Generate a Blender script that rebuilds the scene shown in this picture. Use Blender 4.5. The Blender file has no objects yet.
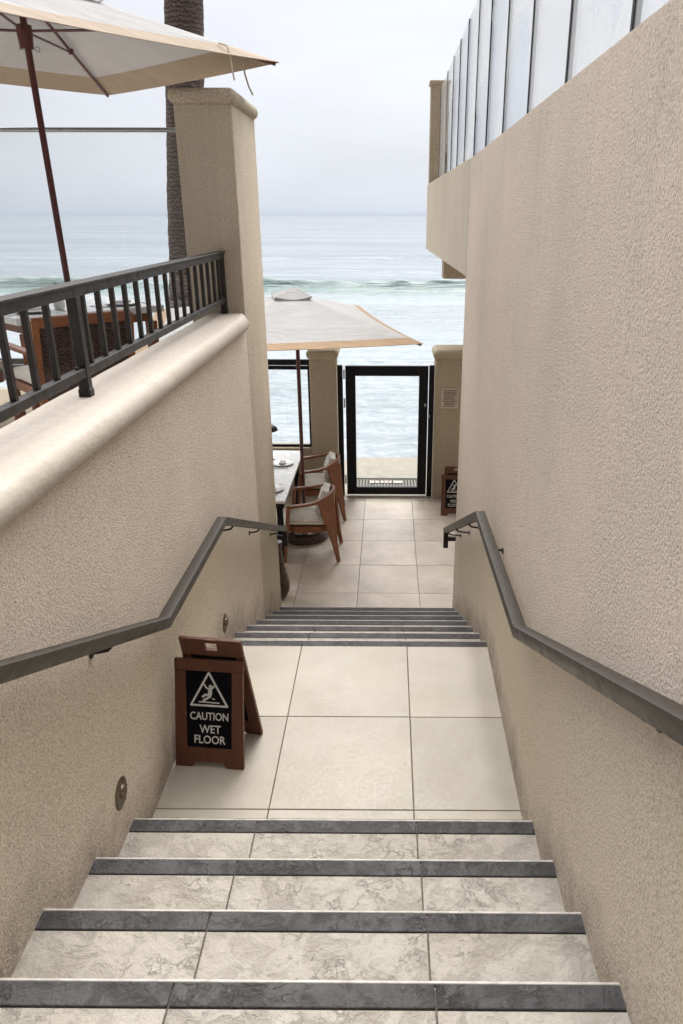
import bpy, bmesh, math, random
from mathutils import Vector, Matrix, noise
rnd = random.Random(7)
S = bpy.context.scene
COL = S.collection
PI = math.pi
rad = math.radians

# ------------------------------------------------------------------ node helpers
def mat(name):
    m = bpy.data.materials.new(name); m.use_nodes = True
    nt = m.node_tree; b = nt.nodes['Principled BSDF']
    return m, nt, b
def N(nt, t, **k):
    n = nt.nodes.new(t)
    for a, v in k.items():
        if a.startswith('i_'): n.inputs[a[2:].replace('_', ' ')].default_value = v
        else: setattr(n, a, v)
    return n
def L(nt, a, b): nt.links.new(a, b)
def pos(nt, scale=(1, 1, 1), obj=False):
    if obj: src = N(nt, 'ShaderNodeTexCoord').outputs['Object']
    else: src = N(nt, 'ShaderNodeNewGeometry').outputs['Position']
    mp = N(nt, 'ShaderNodeMapping'); mp.inputs['Scale'].default_value = scale
    L(nt, src, mp.inputs['Vector']); return mp.outputs['Vector']
def noi(nt, vec, scale, detail=4, rough=.6, dist=0):
    n = N(nt, 'ShaderNodeTexNoise'); n.inputs['Scale'].default_value = scale
    n.inputs['Detail'].default_value = detail; n.inputs['Roughness'].default_value = rough
    n.inputs['Distortion'].default_value = dist
    L(nt, vec, n.inputs['Vector']); return n.outputs['Fac']
def ramp(nt, fac, stops):
    r = N(nt, 'ShaderNodeValToRGB'); e = r.color_ramp.elements
    while len(e) > 1: e.remove(e[-1])
    for i, (p, c) in enumerate(stops):
        c = (c, c, c, 1) if isinstance(c, (int, float)) else tuple(c) + (1,)
        if i == 0: e[0].position = p; e[0].color = c
        else: x = e.new(p); x.color = c
    L(nt, fac, r.inputs['Fac']); return r.outputs['Color']
def mix(nt, fac, a, b, mode='MIX'):
    m = N(nt, 'ShaderNodeMix', data_type='RGBA', blend_type=mode)
    for sock, v in ((m.inputs[0], fac), (m.inputs[6], a), (m.inputs[7], b)):
        if hasattr(v, 'links') or hasattr(v, 'is_linked'): L(nt, v, sock)
        elif isinstance(v, (int, float)): sock.default_value = v if sock.type == 'VALUE' else (v, v, v, 1)
        else: sock.default_value = tuple(v) + (1,)
    return m.outputs[2]
def mth(nt, op, a, b=0.0, c=None, clamp=False):
    m = N(nt, 'ShaderNodeMath', operation=op, use_clamp=clamp)
    for i, v in enumerate((a, b) if c is None else (a, b, c)):
        if isinstance(v, (int, float)): m.inputs[i].default_value = v
        else: L(nt, v, m.inputs[i])
    return m.outputs[0]
def bump(nt, b, h, strength, dist, prev=None):
    n = N(nt, 'ShaderNodeBump'); n.inputs['Strength'].default_value = strength
    n.inputs['Distance'].default_value = dist
    L(nt, h, n.inputs['Height'])
    if prev is not None: L(nt, prev, n.inputs['Normal'])
    if b is not None: L(nt, n.outputs[0], b.inputs['Normal'])
    return n.outputs[0]
def xyz(nt):
    g = N(nt, 'ShaderNodeNewGeometry'); s = N(nt, 'ShaderNodeSeparateXYZ'); L(nt, g.outputs['Position'], s.inputs[0]); return s.outputs

def simple(name, col, rough=.5, metal=0, var=.12, nscale=12, bmp=.15, bd=.002, obj=True, stretch=(1, 1, 1), spec=.5):
    m, nt, b = mat(name); b.inputs['Specular IOR Level'].default_value = spec
    v = pos(nt, stretch, obj)
    n1 = noi(nt, v, nscale, 5, .65)
    lo = [c * (1 - var * 1.6) for c in col]; hi = [min(1, c * (1 + var)) for c in col]
    L(nt, ramp(nt, n1, [(.3, lo), (.7, hi)]), b.inputs['Base Color'])
    b.inputs['Roughness'].default_value = rough; b.inputs['Metallic'].default_value = metal
    L(nt, ramp(nt, noi(nt, v, nscale * 2.3, 3), [(.3, max(0, rough - .1)), (.7, min(1, rough + .1))]), b.inputs['Roughness'])
    if bmp: bump(nt, b, noi(nt, v, nscale * 6, 4), bmp, bd)
    return m

# ------------------------------------------------------------------ materials
def make_stucco(name, base, low=None, coarse=1.0, dirt=True, streak=False):
    m, nt, b = mat(name)
    v = pos(nt)
    P3 = xyz(nt)
    big = noi(nt, v, 1.1, 4, .6)
    med = noi(nt, v, 7, 5, .65)
    c = mix(nt, ramp(nt, big, [(.3, 0.), (.7, 1.)]), [base[0] * .90, base[1] * .92, base[2] * .88], [base[0] * 1.08, base[1] * 1.05, base[2] * 1.05])
    c = mix(nt, mth(nt, 'MULTIPLY', ramp(nt, med, [(.35, 0.), (.75, 1.)]), .25), c, [base[0] * .86, base[1] * .86, base[2] * .80])
    # trowelled dash noise: hollows are coloured darker, high grains paler
    vf = pos(nt)
    f1 = noi(nt, vf, 122 * coarse, 4, .68, .0)
    f2 = noi(nt, vf, 150 * coarse, 2, .5)
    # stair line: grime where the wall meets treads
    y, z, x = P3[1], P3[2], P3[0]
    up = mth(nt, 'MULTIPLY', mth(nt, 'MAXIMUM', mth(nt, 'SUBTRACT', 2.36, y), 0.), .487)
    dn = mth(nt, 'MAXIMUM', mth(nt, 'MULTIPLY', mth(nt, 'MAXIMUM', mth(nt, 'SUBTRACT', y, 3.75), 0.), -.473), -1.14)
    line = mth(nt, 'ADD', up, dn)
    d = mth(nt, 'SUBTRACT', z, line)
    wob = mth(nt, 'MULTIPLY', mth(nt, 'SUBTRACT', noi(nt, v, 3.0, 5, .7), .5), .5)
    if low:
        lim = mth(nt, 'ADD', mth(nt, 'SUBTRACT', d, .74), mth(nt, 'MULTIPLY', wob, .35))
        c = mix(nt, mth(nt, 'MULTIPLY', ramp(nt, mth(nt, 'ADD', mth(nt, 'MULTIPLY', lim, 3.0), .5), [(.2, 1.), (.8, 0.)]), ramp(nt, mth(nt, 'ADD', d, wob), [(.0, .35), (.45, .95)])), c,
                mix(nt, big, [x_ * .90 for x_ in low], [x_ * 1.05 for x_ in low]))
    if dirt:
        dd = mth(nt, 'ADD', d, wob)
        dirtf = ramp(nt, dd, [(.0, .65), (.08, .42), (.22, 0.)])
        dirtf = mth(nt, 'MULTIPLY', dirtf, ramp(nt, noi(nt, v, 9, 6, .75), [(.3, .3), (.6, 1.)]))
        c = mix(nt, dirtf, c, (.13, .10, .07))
    dv_ = noi(nt, pos(nt, (9, 9, .45)), 1, 4, .65)
    top_ = ramp(nt, mth(nt, 'SUBTRACT', 2.75, z), [(.0, .0), (.03, 1.), (.9, .0)])
    c = mix(nt, mth(nt, 'MULTIPLY', mth(nt, 'MULTIPLY', ramp(nt, dv_, [(.52, 0.), (.68, 1.)]), top_), .22), c, [base[0] * .62, base[1] * .60, base[2] * .56])
    patch = noi(nt, v, .55, 5, .62, .3)
    c = mix(nt, mth(nt, 'MULTIPLY', ramp(nt, patch, [(.5, 0.), (.56, 1.)]), .10), c, [base[0] * .80, base[1] * .84, base[2] * .74])
    ck = N(nt, 'ShaderNodeTexVoronoi', feature='DISTANCE_TO_EDGE'); ck.inputs['Scale'].default_value = .62
    wv = N(nt, 'ShaderNodeVectorMath', operation='MULTIPLY_ADD'); nn = N(nt, 'ShaderNodeTexNoise'); nn.inputs['Scale'].default_value = 2.2; nn.inputs['Detail'].default_value = 8
    L(nt, v, nn.inputs['Vector']); L(nt, nn.outputs['Color'], wv.inputs[0]); wv.inputs[1].default_value = (.7, .7, .7); L(nt, v, wv.inputs[2]); L(nt, wv.outputs[0], ck.inputs['Vector'])
    c = mix(nt, mth(nt, 'MULTIPLY', ramp(nt, ck.outputs['Distance'], [(.0, .22), (.0025, 0.)]), ramp(nt, patch, [(.50, 0.), (.60, 1.)])), c, (.22, .17, .13))
    if streak:
        sv = pos(nt, (14, 14, .7))
        s = noi(nt, sv, 1, 5, .7)
        c = mix(nt, mth(nt, 'MULTIPLY', ramp(nt, s, [(.45, 0.), (.75, 1.)]), .35), c, [base[0] * .68, base[1] * .68, base[2] * .64])
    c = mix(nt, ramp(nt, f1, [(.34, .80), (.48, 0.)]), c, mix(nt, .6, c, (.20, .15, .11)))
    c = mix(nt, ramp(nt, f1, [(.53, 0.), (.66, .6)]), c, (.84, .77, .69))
    L(nt, c, b.inputs['Base Color'])
    b.inputs['Roughness'].default_value = .9
    b.inputs['Specular IOR Level'].default_value = .25
    hh = mth(nt, 'ADD', ramp(nt, f1, [(.30, 0.), (.70, 1.)]), mth(nt, 'MULTIPLY', f2, .45))
    p0 = bump(nt, None, big, .6, .022)
    bump(nt, b, hh, .9, .0052 / coarse, p0)
    return m
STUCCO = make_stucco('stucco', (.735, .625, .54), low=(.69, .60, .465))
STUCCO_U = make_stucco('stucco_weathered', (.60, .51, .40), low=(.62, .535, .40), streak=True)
STUCCO_R = make_stucco('stucco_streaked', (.66, .58, .475), dirt=False, streak=True, coarse=.9)
STUCCO_P = make_stucco('stucco_pillar', (.52, .44, .335), dirt=False, streak=True, coarse=.8)

def make_coping():
    m, nt, b = mat('coping_plaster')
    v = pos(nt)
    a = noi(nt, v, 5, 6, .7); c = noi(nt, v, 38, 5, .7)
    col = ramp(nt, a, [(.25, (.40, .345, .28)), (.46, (.42, .365, .30)), (.75, (.445, .39, .33))])
    col = mix(nt, ramp(nt, c, [(.58, 0.), (.72, .5)]), col, (.36, .28, .19))
    L(nt, col, b.inputs['Base Color'])
    L(nt, ramp(nt, c, [(.3, .45), (.7, .8)]), b.inputs['Roughness'])
    bump(nt, b, c, .35, .004, bump(nt, None, a, .5, .02))
    return m
COPING = make_coping()

def make_tile(name, c1, c2, cleft=.4, rough=.5, vein=(.33, .27, .2)):
    m, nt, b = mat(name)
    g = N(nt, 'ShaderNodeNewGeometry')
    isl = g.outputs['Random Per Island']
    comb = N(nt, 'ShaderNodeCombineXYZ'); L(nt, mth(nt, 'MULTIPLY', isl, 37.), comb.inputs[0]); L(nt, mth(nt, 'MULTIPLY', isl, 91.), comb.inputs[1])
    va = N(nt, 'ShaderNodeVectorMath', operation='ADD'); L(nt, g.outputs['Position'], va.inputs[0]); L(nt, comb.outputs[0], va.inputs[1])
    v = va.outputs[0]
    a = noi(nt, v, 2.6, 4, .55, .15)
    d = noi(nt, v, 11, 10, .68, .5)
    e = noi(nt, v, 60, 4, .6)
    col = mix(nt, ramp(nt, a, [(.3, 0.), (.7, 1.)]), c1, c2)
    ve = ramp(nt, d, [(.34, .9), (.41, .3), (.48, 0.)])
    col = mix(nt, mth(nt, 'MULTIPLY', ve, .24 * min(1, cleft * 2)), col, vein)
    # patchy grey-green mineral clouding
    if cleft > .5:
        ln = mth(nt, 'ABSOLUTE', mth(nt, 'SUBTRACT', noi(nt, v, 17, 7, .6, .15), .5))
        lm_ = ramp(nt, noi(nt, v, 5, 4, .6), [(.50, 0.), (.60, 1.)])
        col = mix(nt, mth(nt, 'MULTIPLY', lm_, ramp(nt, ln, [(.0, .45), (.006, .22), (.014, 0.)])), col, tuple(q * .5 for q in c1))
    olive = tuple(q * k for q, k in zip(c2, (.86, .84, .70)))
    col = mix(nt, mth(nt, 'MULTIPLY', ramp(nt, noi(nt, v, 1.7, 4, .6), [(.5, 0.), (.72, 1.)]), .4), col, olive)
    wear = noi(nt, pos(nt), 2.2, 7, .75)
    col = mix(nt, mth(nt, 'MULTIPLY', ramp(nt, wear, [(.42, 0.), (.70, 1.)]), .24), col, tuple(q * k for q, k in zip(c1, (.62, .56, .50))))
    bri = N(nt, 'ShaderNodeHueSaturation'); L(nt, col, bri.inputs['Color'])
    L(nt, mth(nt, 'ADD', mth(nt, 'MULTIPLY', isl, .17), .91), bri.inputs['Value'])
    L(nt, bri.outputs[0], b.inputs['Base Color'])
    L(nt, ramp(nt, e, [(.3, rough - .12), (.7, rough + .15)]), b.inputs['Roughness'])
    h0 = mth(nt, 'MULTIPLY', lm_, ramp(nt, ln, [(.0, -.0), (.02, .35)])) if cleft > .5 else 0.
    h = mth(nt, 'ADD', h0, mth(nt, 'ADD', ramp(nt, d, [(.30, 0.), (.5, .7), (.75, 1.)]), mth(nt, 'ADD', mth(nt, 'MULTIPLY', e, .22), mth(nt, 'MULTIPLY', noi(nt, v, 27, 5, .65, .8), .8))))
    bump(nt, b, h, cleft, .012)
    return m
TILE = make_tile('landing_tile', (.40, .36, .29), (.475, .43, .36), .10, .5)
TILE_P = make_tile('patio_tile', (.39, .33, .265), (.55, .485, .40), .25, .42)
TILE_S = make_tile('cleft_tread_tile', (.42, .38, .325), (.465, .43, .375), .75, .6)
SLATE = make_tile('slate_nosing', (.050, .047, .049), (.082, .078, .080), .8, .6, (.035, .035, .038))
GROUT = simple('grout', (.13, .105, .085), .9, 0, .25, 30, .3)
EDGE_GLINT = simple('edge_highlight', (.56, .52, .48), .6, .0, .2, 20, .1)  # pale colour painted in for the sky highlight on the nosings

METAL = simple('bronze_metal', (.022, .017, .015), .5, 0, .25, 14, .12, .001, spec=.3)
RAILW = simple('weathered_rail', (.034, .027, .021), .45, 0, .16, 9, .12, .0015, stretch=(3, .6, 3), spec=.5)
BLACK = simple('black_powder_coat', (.006, .006, .008), .5, 0, .2, 30, .05, spec=.2)
BRONZE = simple('aged_bronze', (.17, .13, .09), .38, .8, .3, 30, .1)
STEEL = simple('stainless_steel', (.30, .31, .32), .38, .7, .1, 20, .0)

def make_wood(name, a, b_, rough=.4, ax=(1, 1, 10)):
    m, nt, b = mat(name)
    v = pos(nt, ax, True)
    n1 = noi(nt, v, 6, 6, .7, 1.2)
    L(nt, ramp(nt, n1, [(.25, a), (.55, b_), (.8, [x * 1.25 for x in b_])]), b.inputs['Base Color'])
    b.inputs['Roughness'].default_value = rough
    bump(nt, b, n1, .12, .003)
    return m
TEAK = make_wood('oiled_wood', (.095, .030, .010), (.23, .080, .026), .42, (9, 9, 1.2))
TEAK_O = make_wood('orange_wood', (.07, .022, .010), (.17, .055, .018), .42, (1.2, 9, 9))
SIGNW = make_wood('red_brown_wood', (.050, .014, .007), (.115, .037, .016), .5, (10, 10, 1.5))
POLEW = make_wood('dark_red_pole', (.045, .008, .009), (.085, .016, .016), .4, (10, 10, 1))
WICK = simple('dark_wicker', (.075, .042, .032), .6, 0, .4, 60, .6, .004)
INKBLK = simple('sign_black', (.004, .004, .006), .75, 0, .2, 20, .0, spec=.08)
WHITE = simple('white_print', (.72, .72, .72), .6, 0, .05, 20, .0)
SILVERP = simple('light_print', (.62, .62, .62), .6, 0, .1, 30, .0)

def make_fabric(name, col, trans=.25, var=.06, wscale=500, rough=.95, fold=.35):
    m, nt, b = mat(name)
    v = pos(nt, (1, 1, 1), True)
    n1 = noi(nt, v, 4, 5, .6)
    L(nt, ramp(nt, n1, [(.3, [c * (1 - var * 1.5) for c in col]), (.7, [min(1, c * (1 + var)) for c in col])]), b.inputs['Base Color'])
    b.inputs['Roughness'].default_value = rough
    b.inputs['Specular IOR Level'].default_value = .15
    p0 = bump(nt, None, noi(nt, pos(nt, (1, 1.8, 1), True), 3.2, 4, .55, 1.2), fold * 1.8, .03)
    p1 = bump(nt, None, noi(nt, pos(nt, (1, 1, .3), True), 9, 6, .62, .8), fold * .7, .012, p0)
    bump(nt, b, noi(nt, v, wscale, 2), .25, .001, p1)
    if trans:
        tr = N(nt, 'ShaderNodeBsdfTranslucent'); tr.inputs['Color'].default_value = tuple(col) + (1,)
        ms = N(nt, 'ShaderNodeMixShader'); ms.inputs[0].default_value = trans
        out = nt.nodes['Material Output']
        L(nt, b.outputs[0], ms.inputs[1]); L(nt, tr.outputs[0], ms.inputs[2]); L(nt, ms.outputs[0], out.inputs['Surface'])
    return m
CANVAS = make_fabric('canvas_pale', (.52, .508, .50), .33)
BORDER = make_fabric('canvas_tan', (.385, .31, .24), .08)
BORDER2 = make_fabric('canvas_orange_tan', (.345, .24, .155), .05)
CUSH = make_fabric('cushion_fabric', (.68, .64, .57), 0, .08, 300, .95, .6)
CUSHP = make_fabric('pillow_fabric', (.76, .73, .68), 0, .14, 300, .95, .7)
CORD = simple('cord', (.60, .52, .42), .8, 0, .1, 60, .2)
STONET = simple('table_top_stone', (.66, .67, .66), .22, 0, .08, 7, .05)
CERAM = simple('ceramic', (.74, .74, .72), .2, 0, .03, 10, .0)
DARKCER = simple('dark_ceramic', (.05, .03, .02), .3, 0, .3, 12, .1)
NAPKIN = make_fabric('napkin', (.60, .58, .60), 0, .1, 300)
LEAFM = simple('leaf', (.10, .17, .05), .55, 0, .4, 20, .2)
CONC = simple('sandy_concrete', (.30, .275, .225), .85, 0, .12, 6, .5, .004, obj=False)
SAND = simple('beach_sand', (.40, .34, .26), .95, 0, .15, 2.5, .6, .02, obj=False)
TERR = make_tile('terrace_tile', (.58, .56, .54), (.68, .66, .64), .12, .5)
MATM = simple('rubber_bars', (.07, .07, .07), .8, 0, .2, 30, .1, spec=.1)
PLAQ = simple('plaque', (.56, .47, .40), .5, 0, .08, 20, .05)

def make_glass(name, tint=(.93, .97, .96), film=.10, patches=False):
    m, nt, b = mat(name)
    nt.nodes.remove(b)
    out = nt.nodes['Material Output']
    t = N(nt, 'ShaderNodeBsdfTransparent'); t.inputs[0].default_value = tint + (1,)
    g = N(nt, 'ShaderNodeBsdfGlossy'); g.inputs['Roughness'].default_value = .02
    fr = N(nt, 'ShaderNodeFresnel'); gm = N(nt, 'ShaderNodeNewGeometry')
    L(nt, mth(nt, 'ADD', 1.45, mth(nt, 'MULTIPLY', gm.outputs['Backfacing'], 1 / 1.45 - 1.45)), fr.inputs[0])
    m1 = N(nt, 'ShaderNodeMixShader'); L(nt, fr.outputs[0], m1.inputs[0]); L(nt, t.outputs[0], m1.inputs[1]); L(nt, g.outputs[0], m1.inputs[2])
    d = N(nt, 'ShaderNodeBsdfDiffuse'); d.inputs[0].default_value = (.85, .87, .88, 1)
    tl = N(nt, 'ShaderNodeBsdfTranslucent'); tl.inputs[0].default_value = (.85, .87, .88, 1)
    md = N(nt, 'ShaderNodeMixShader'); md.inputs[0].default_value = .5; L(nt, d.outputs[0], md.inputs[1]); L(nt, tl.outputs[0], md.inputs[2])
    m2 = N(nt, 'ShaderNodeMixShader')
    if patches:
        v = pos(nt, (1, 1, .6))
        f = ramp(nt, noi(nt, v, 1.25, 4, .5, .6), [(.47, film), (.48, film + .30), (.58, film + .20), (1., film + .34)])
        L(nt, f, m2.inputs[0])
    else:
        v = pos(nt); L(nt, ramp(nt, noi(nt, v, 9, 6, .7), [(.4, film * .6), (.75, film * 1.6)]), m2.inputs[0])
    L(nt, m1.outputs[0], m2.inputs[1]); L(nt, md.outputs[0], m2.inputs[2]); L(nt, m2.outputs[0], out.inputs['Surface'])
    return m
GLASS = make_glass('clear_glass', (.985, .99, .988), .008)
GLASS_S = make_glass('salt_sprayed_glass', (.93, .945, .955), .01, True)
GEDGE = simple('dark_glass_edge', (.006, .009, .016), .6, 0, .2, 20, 0)

# ------------------------------------------------------------------ object helpers
OFF = {}
def tag(o, label=None, cat=None, group=None, kind=None):
    if label: o['label'] = label
    if cat: o['category'] = cat
    if group: o['group'] = group
    if kind: o['kind'] = kind
    return o
def thing(name, label, cat, loc=(0, 0, 0), rz=0, group=None):
    o = bpy.data.objects.new(name, None); COL.objects.link(o)
    o.location = loc; o.rotation_euler = (0, 0, rz); o.empty_display_size = .1
    OFF[o.name] = Vector(loc)
    return tag(o, label, cat, group)
def obj(name, bm, m, parent=None, smooth=False, world=False, label=None):
    """world=True: the bmesh is in world coordinates, shifted to the thing's base."""
    if world and parent is not None:
        bmesh.ops.translate(bm, verts=bm.verts, vec=-OFF[parent.name])
    bmesh.ops.recalc_face_normals(bm, faces=bm.faces)
    me = bpy.data.meshes.new(name); bm.to_mesh(me); bm.free()
    mats = m if isinstance(m, (list, tuple)) else [m]
    for q in mats: me.materials.append(q)
    if smooth:
        for p in me.polygons: p.use_smooth = True
        try: me.set_sharp_from_angle(angle=rad(38))
        except Exception: pass
    o = bpy.data.objects.new(name, me); COL.objects.link(o)
    if parent is not None:
        o.parent = parent; OFF[o.name] = OFF.get(parent.name, Vector())
    if label: o['label'] = label
    return o
def one(name, bm, m, label, cat, group=None, smooth=False, center=True):
    """a single-mesh thing; origin moved to its base centre"""
    vs = [v.co for v in bm.verts]
    c = Vector(((min(v.x for v in vs) + max(v.x for v in vs)) / 2, (min(v.y for v in vs) + max(v.y for v in vs)) / 2, min(v.z for v in vs)))
    bmesh.ops.translate(bm, verts=bm.verts, vec=-c)
    o = obj(name, bm, m, None, smooth); o.location = c
    return tag(o, label, cat, group)
def copy_tree(o, parent=None):
    c = o.copy(); COL.objects.link(c)
    if parent is not None: c.parent = parent
    OFF[c.name] = OFF.get(o.name, Vector())
    for ch in [x for x in KIDS(o)]: copy_tree(ch, c)
    return c
def KIDS(o): return [x for x in bpy.data.objects if x.parent == o]
def B(): return bmesh.new()
def merge(dst, src):
    me = bpy.data.meshes.new('t'); src.to_mesh(me); src.free(); dst.from_mesh(me); bpy.data.meshes.remove(me)
def box(bm, x0, x1, y0, y1, z0, z1, bev=0, seg=2, M=None, mi=0):
    t = bmesh.new(); bmesh.ops.create_cube(t, size=1)
    bmesh.ops.scale(t, verts=t.verts, vec=(x1 - x0, y1 - y0, z1 - z0))
    bmesh.ops.translate(t, verts=t.verts, vec=((x0 + x1) / 2, (y0 + y1) / 2, (z0 + z1) / 2))
    if bev: bmesh.ops.bevel(t, geom=list(t.edges), offset=bev, segments=seg, affect='EDGES', profile=.5)
    if M is not None: bmesh.ops.transform(t, matrix=M, verts=t.verts)
    for f in t.faces: f.material_index = mi
    merge(bm, t)
def tube(bm, pts, r, n=10, caps=True):
    pts = [Vector(p) for p in pts]
    rs = r if isinstance(r, (list, tuple)) else [r] * len(pts)
    rings = []; up = None
    for i, p in enumerate(pts):
        a = pts[max(i - 1, 0)]; b = pts[min(i + 1, len(pts) - 1)]
        t = (b - a).normalized()
        if up is None:
            up = Vector((0, 0, 1)) if abs(t.z) < .9 else Vector((1, 0, 0))
        s = t.cross(up).normalized(); up = s.cross(t).normalized()
        rings.append([bm.verts.new(p + (s * math.cos(2 * PI * k / n) + up * math.sin(2 * PI * k / n)) * rs[i]) for k in range(n)])
    for a, b in zip(rings, rings[1:]):
        for k in range(n): bm.faces.new((a[k], a[(k + 1) % n], b[(k + 1) % n], b[k]))
    if caps: bm.faces.new(rings[0]); bm.faces.new(rings[-1])
def lathe(bm, prof, n=24, c=(0, 0, 0)):
    c = Vector(c); rings = []
    for r, z in prof:
        rings.append([bm.verts.new(c + Vector((r * math.cos(2 * PI * k / n), r * math.sin(2 * PI * k / n), z))) for k in range(n)])
    for a, b in zip(rings, rings[1:]):
        for k in range(n): bm.faces.new((a[k], a[(k + 1) % n], b[(k + 1) % n], b[k]))
    bm.faces.new(rings[0]); bm.faces.new(rings[-1])
def sweep_yz(bm, pts, x, prof):
    """pts (y,z) path with mitred corners; prof [(dx, dn)]"""
    P = [Vector((p[0], p[1])) for p in pts]; rings = []
    for i, p in enumerate(P):
        d1 = (p - P[i - 1]).normalized() if i else None
        d2 = (P[i + 1] - p).normalized() if i < len(P) - 1 else None
        if d1 is None: d1 = d2
        if d2 is None: d2 = d1
        n1 = Vector((-d1.y, d1.x)); n2 = Vector((-d2.y, d2.x))
        n = (n1 + n2).normalized(); n = n / max(.3, n.dot(n1))
        rings.append([bm.verts.new((x + dx, p.x + n.x * dn, p.y + n.y * dn)) for dx, dn in prof])
    k = len(prof)
    for a, b in zip(rings, rings[1:]):
        for j in range(k): bm.faces.new((a[j], a[(j + 1) % k], b[(j + 1) % k], b[j]))
    bm.faces.new(rings[0]); bm.faces.new(rings[-1])
def prism(bm, pts2, fn, t0, t1):
    """extrude polygon pts2 through fn(u,v,t)"""
    a = [bm.verts.new(fn(u, v, t0)) for u, v in pts2]; b = [bm.verts.new(fn(u, v, t1)) for u, v in pts2]
    bm.faces.new(a); bm.faces.new(b)
    n = len(a)
    for i in range(n): bm.faces.new((a[i], a[(i + 1) % n], b[(i + 1) % n], b[i]))
def rbox(w, h, r=.01, n=3):
    out = []
    for cx, cy, a0 in ((w / 2 - r, h / 2 - r, 0), (-w / 2 + r, h / 2 - r, 90), (-w / 2 + r, -h / 2 + r, 180), (w / 2 - r, -h / 2 + r, 270)):
        for k in range(n + 1):
            a = rad(a0 + 90 * k / n); out.append((cx + r * math.cos(a), cy + r * math.sin(a)))
    return out

# ------------------------------------------------------------------ key measures (metres)
FL = -1.14                       # patio floor
LX = -.97                        # left wall face
def rx(y): return .53 + .0135 * y    # right wall face, slightly splayed
RISE, TREAD = .163, .335
TFL = 1.0                        # terrace floor
G = .0022                        # half joint
XJ = [-1.105, -.495, .115, .725]
random.seed(3)

# ------------------------------------------------------------------ ground sheets, tiles
def tile(bm, x0, x1, y0, y1, z, th=.012, bev=.0018):
    dz = rnd.uniform(-.0006, .0006)
    box(bm, x0 + G, x1 - G, y0 + G, y1 - G, z - th + dz, z + dz, bev, 1)

# landing: tiles and slab
bm = B(); 
rows = [2.365, 2.42, 3.041, 3.688]
for i in range(3):
    for j in range(3):
        tile(bm, max(XJ[j], LX - .02), min(XJ[j + 1], rx(3) + .03), rows[i], rows[i + 1] if i < 2 else 3.69, 0)
for j in range(3): pass
landing = tag(obj('landing_floor', bm, TILE), kind='structure')
bm = B(); box(bm, LX - .02, rx(3) + .05, 2.36, 3.745, -1.2, -.005)
tag(obj('landing_slab', bm, GROUT), kind='structure')
# patio tiles
bm = B(); px = [-.8935 - .605 * 9 + .605 * k for k in range(30)]
for k in range(26):
    x0 = -.292 + .604 * (k - 13); x1 = x0 + .604
    if x0 > 3.2 or x1 < -7: continue
    offs = {12: 0, 13: 0, 14: 0, 11: .03}.get(k, .05 * ((k * 7) % 3))
    for r in range(-6, 14):
        y1 = 9.0 - .632 * r + offs; y0 = y1 - .632
        y1 = min(y1, 9.28); y0 = max(y0, 5.86)
        if y1 - y0 < .03: continue
        if x0 < -1.45 and y0 < 6.0: y0 = 6.02
        tile(bm, x0, x1, y0, y1, FL)
tag(obj('patio_floor', bm, TILE_P), kind='structure')
bm = B(); box(bm, -7.2, 3.6, 5.86, 9.30, FL - .3, FL - .005)
tag(obj('patio_slab', bm, GROUT), kind='structure')
# concrete apron beyond the gate with a rounded front
bm = B()
pts = [(-.75, 9.32), (.95, 9.32), (.95, 10.75)]
for k in range(0, 9): 
    a = rad(90 * k / 8); pts.append((.45 + .5 * math.cos(a), 10.72 + .22 * math.sin(a)))
for k in range(0, 9):
    a = rad(90 + 90 * k / 8); pts.append((-.25 + .5 * math.cos(a), 10.72 + .22 * math.sin(a)))
prism(bm, pts, lambda u, v, t: (u, v, t), FL - .25, FL - .02)
bmesh.ops.bevel(bm, geom=[e for e in bm.edges if all(abs(v.co.z - FL + .02) < 1e-4 for v in e.verts)], offset=.02, segments=2, affect='EDGES')
tag(obj('beach_path', bm, CONC), kind='structure')
# beach: one sheet falling to the water
bm = B(); gx, gy = 60, 30
vv = []
for j in range(gy + 1):
    y = 9.35 + (32 - 9.35) * j / gy; row = []
    for i in range(gx + 1):
        x = -60 + 120 * i / gx
        z = -2.9 - 2.0 * (j / gy) ** .55 + .08 * noise.noise(Vector((x * .4, y * .4, 0)))
        row.append(bm.verts.new((x, y, z)))
    vv.append(row)
for j in range(gy):
    for i in range(gx): bm.faces.new((vv[j][i], vv[j][i + 1], vv[j + 1][i + 1], vv[j + 1][i]))
tag(obj('beach_sand', bm, SAND, smooth=True), kind='structure')
# retaining edge below patio
bm = B(); box(bm, -7.2, 3.6, 9.30, 9.42, -3.2, FL - .30); 
tag(obj('ground_bank', bm, CONC), kind='structure')
# base ground under everything
bm = B(); box(bm, -60, 60, -40, 9.3, -5.2, -1.5)
tag(obj('ground', bm, SAND), kind='structure')

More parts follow.
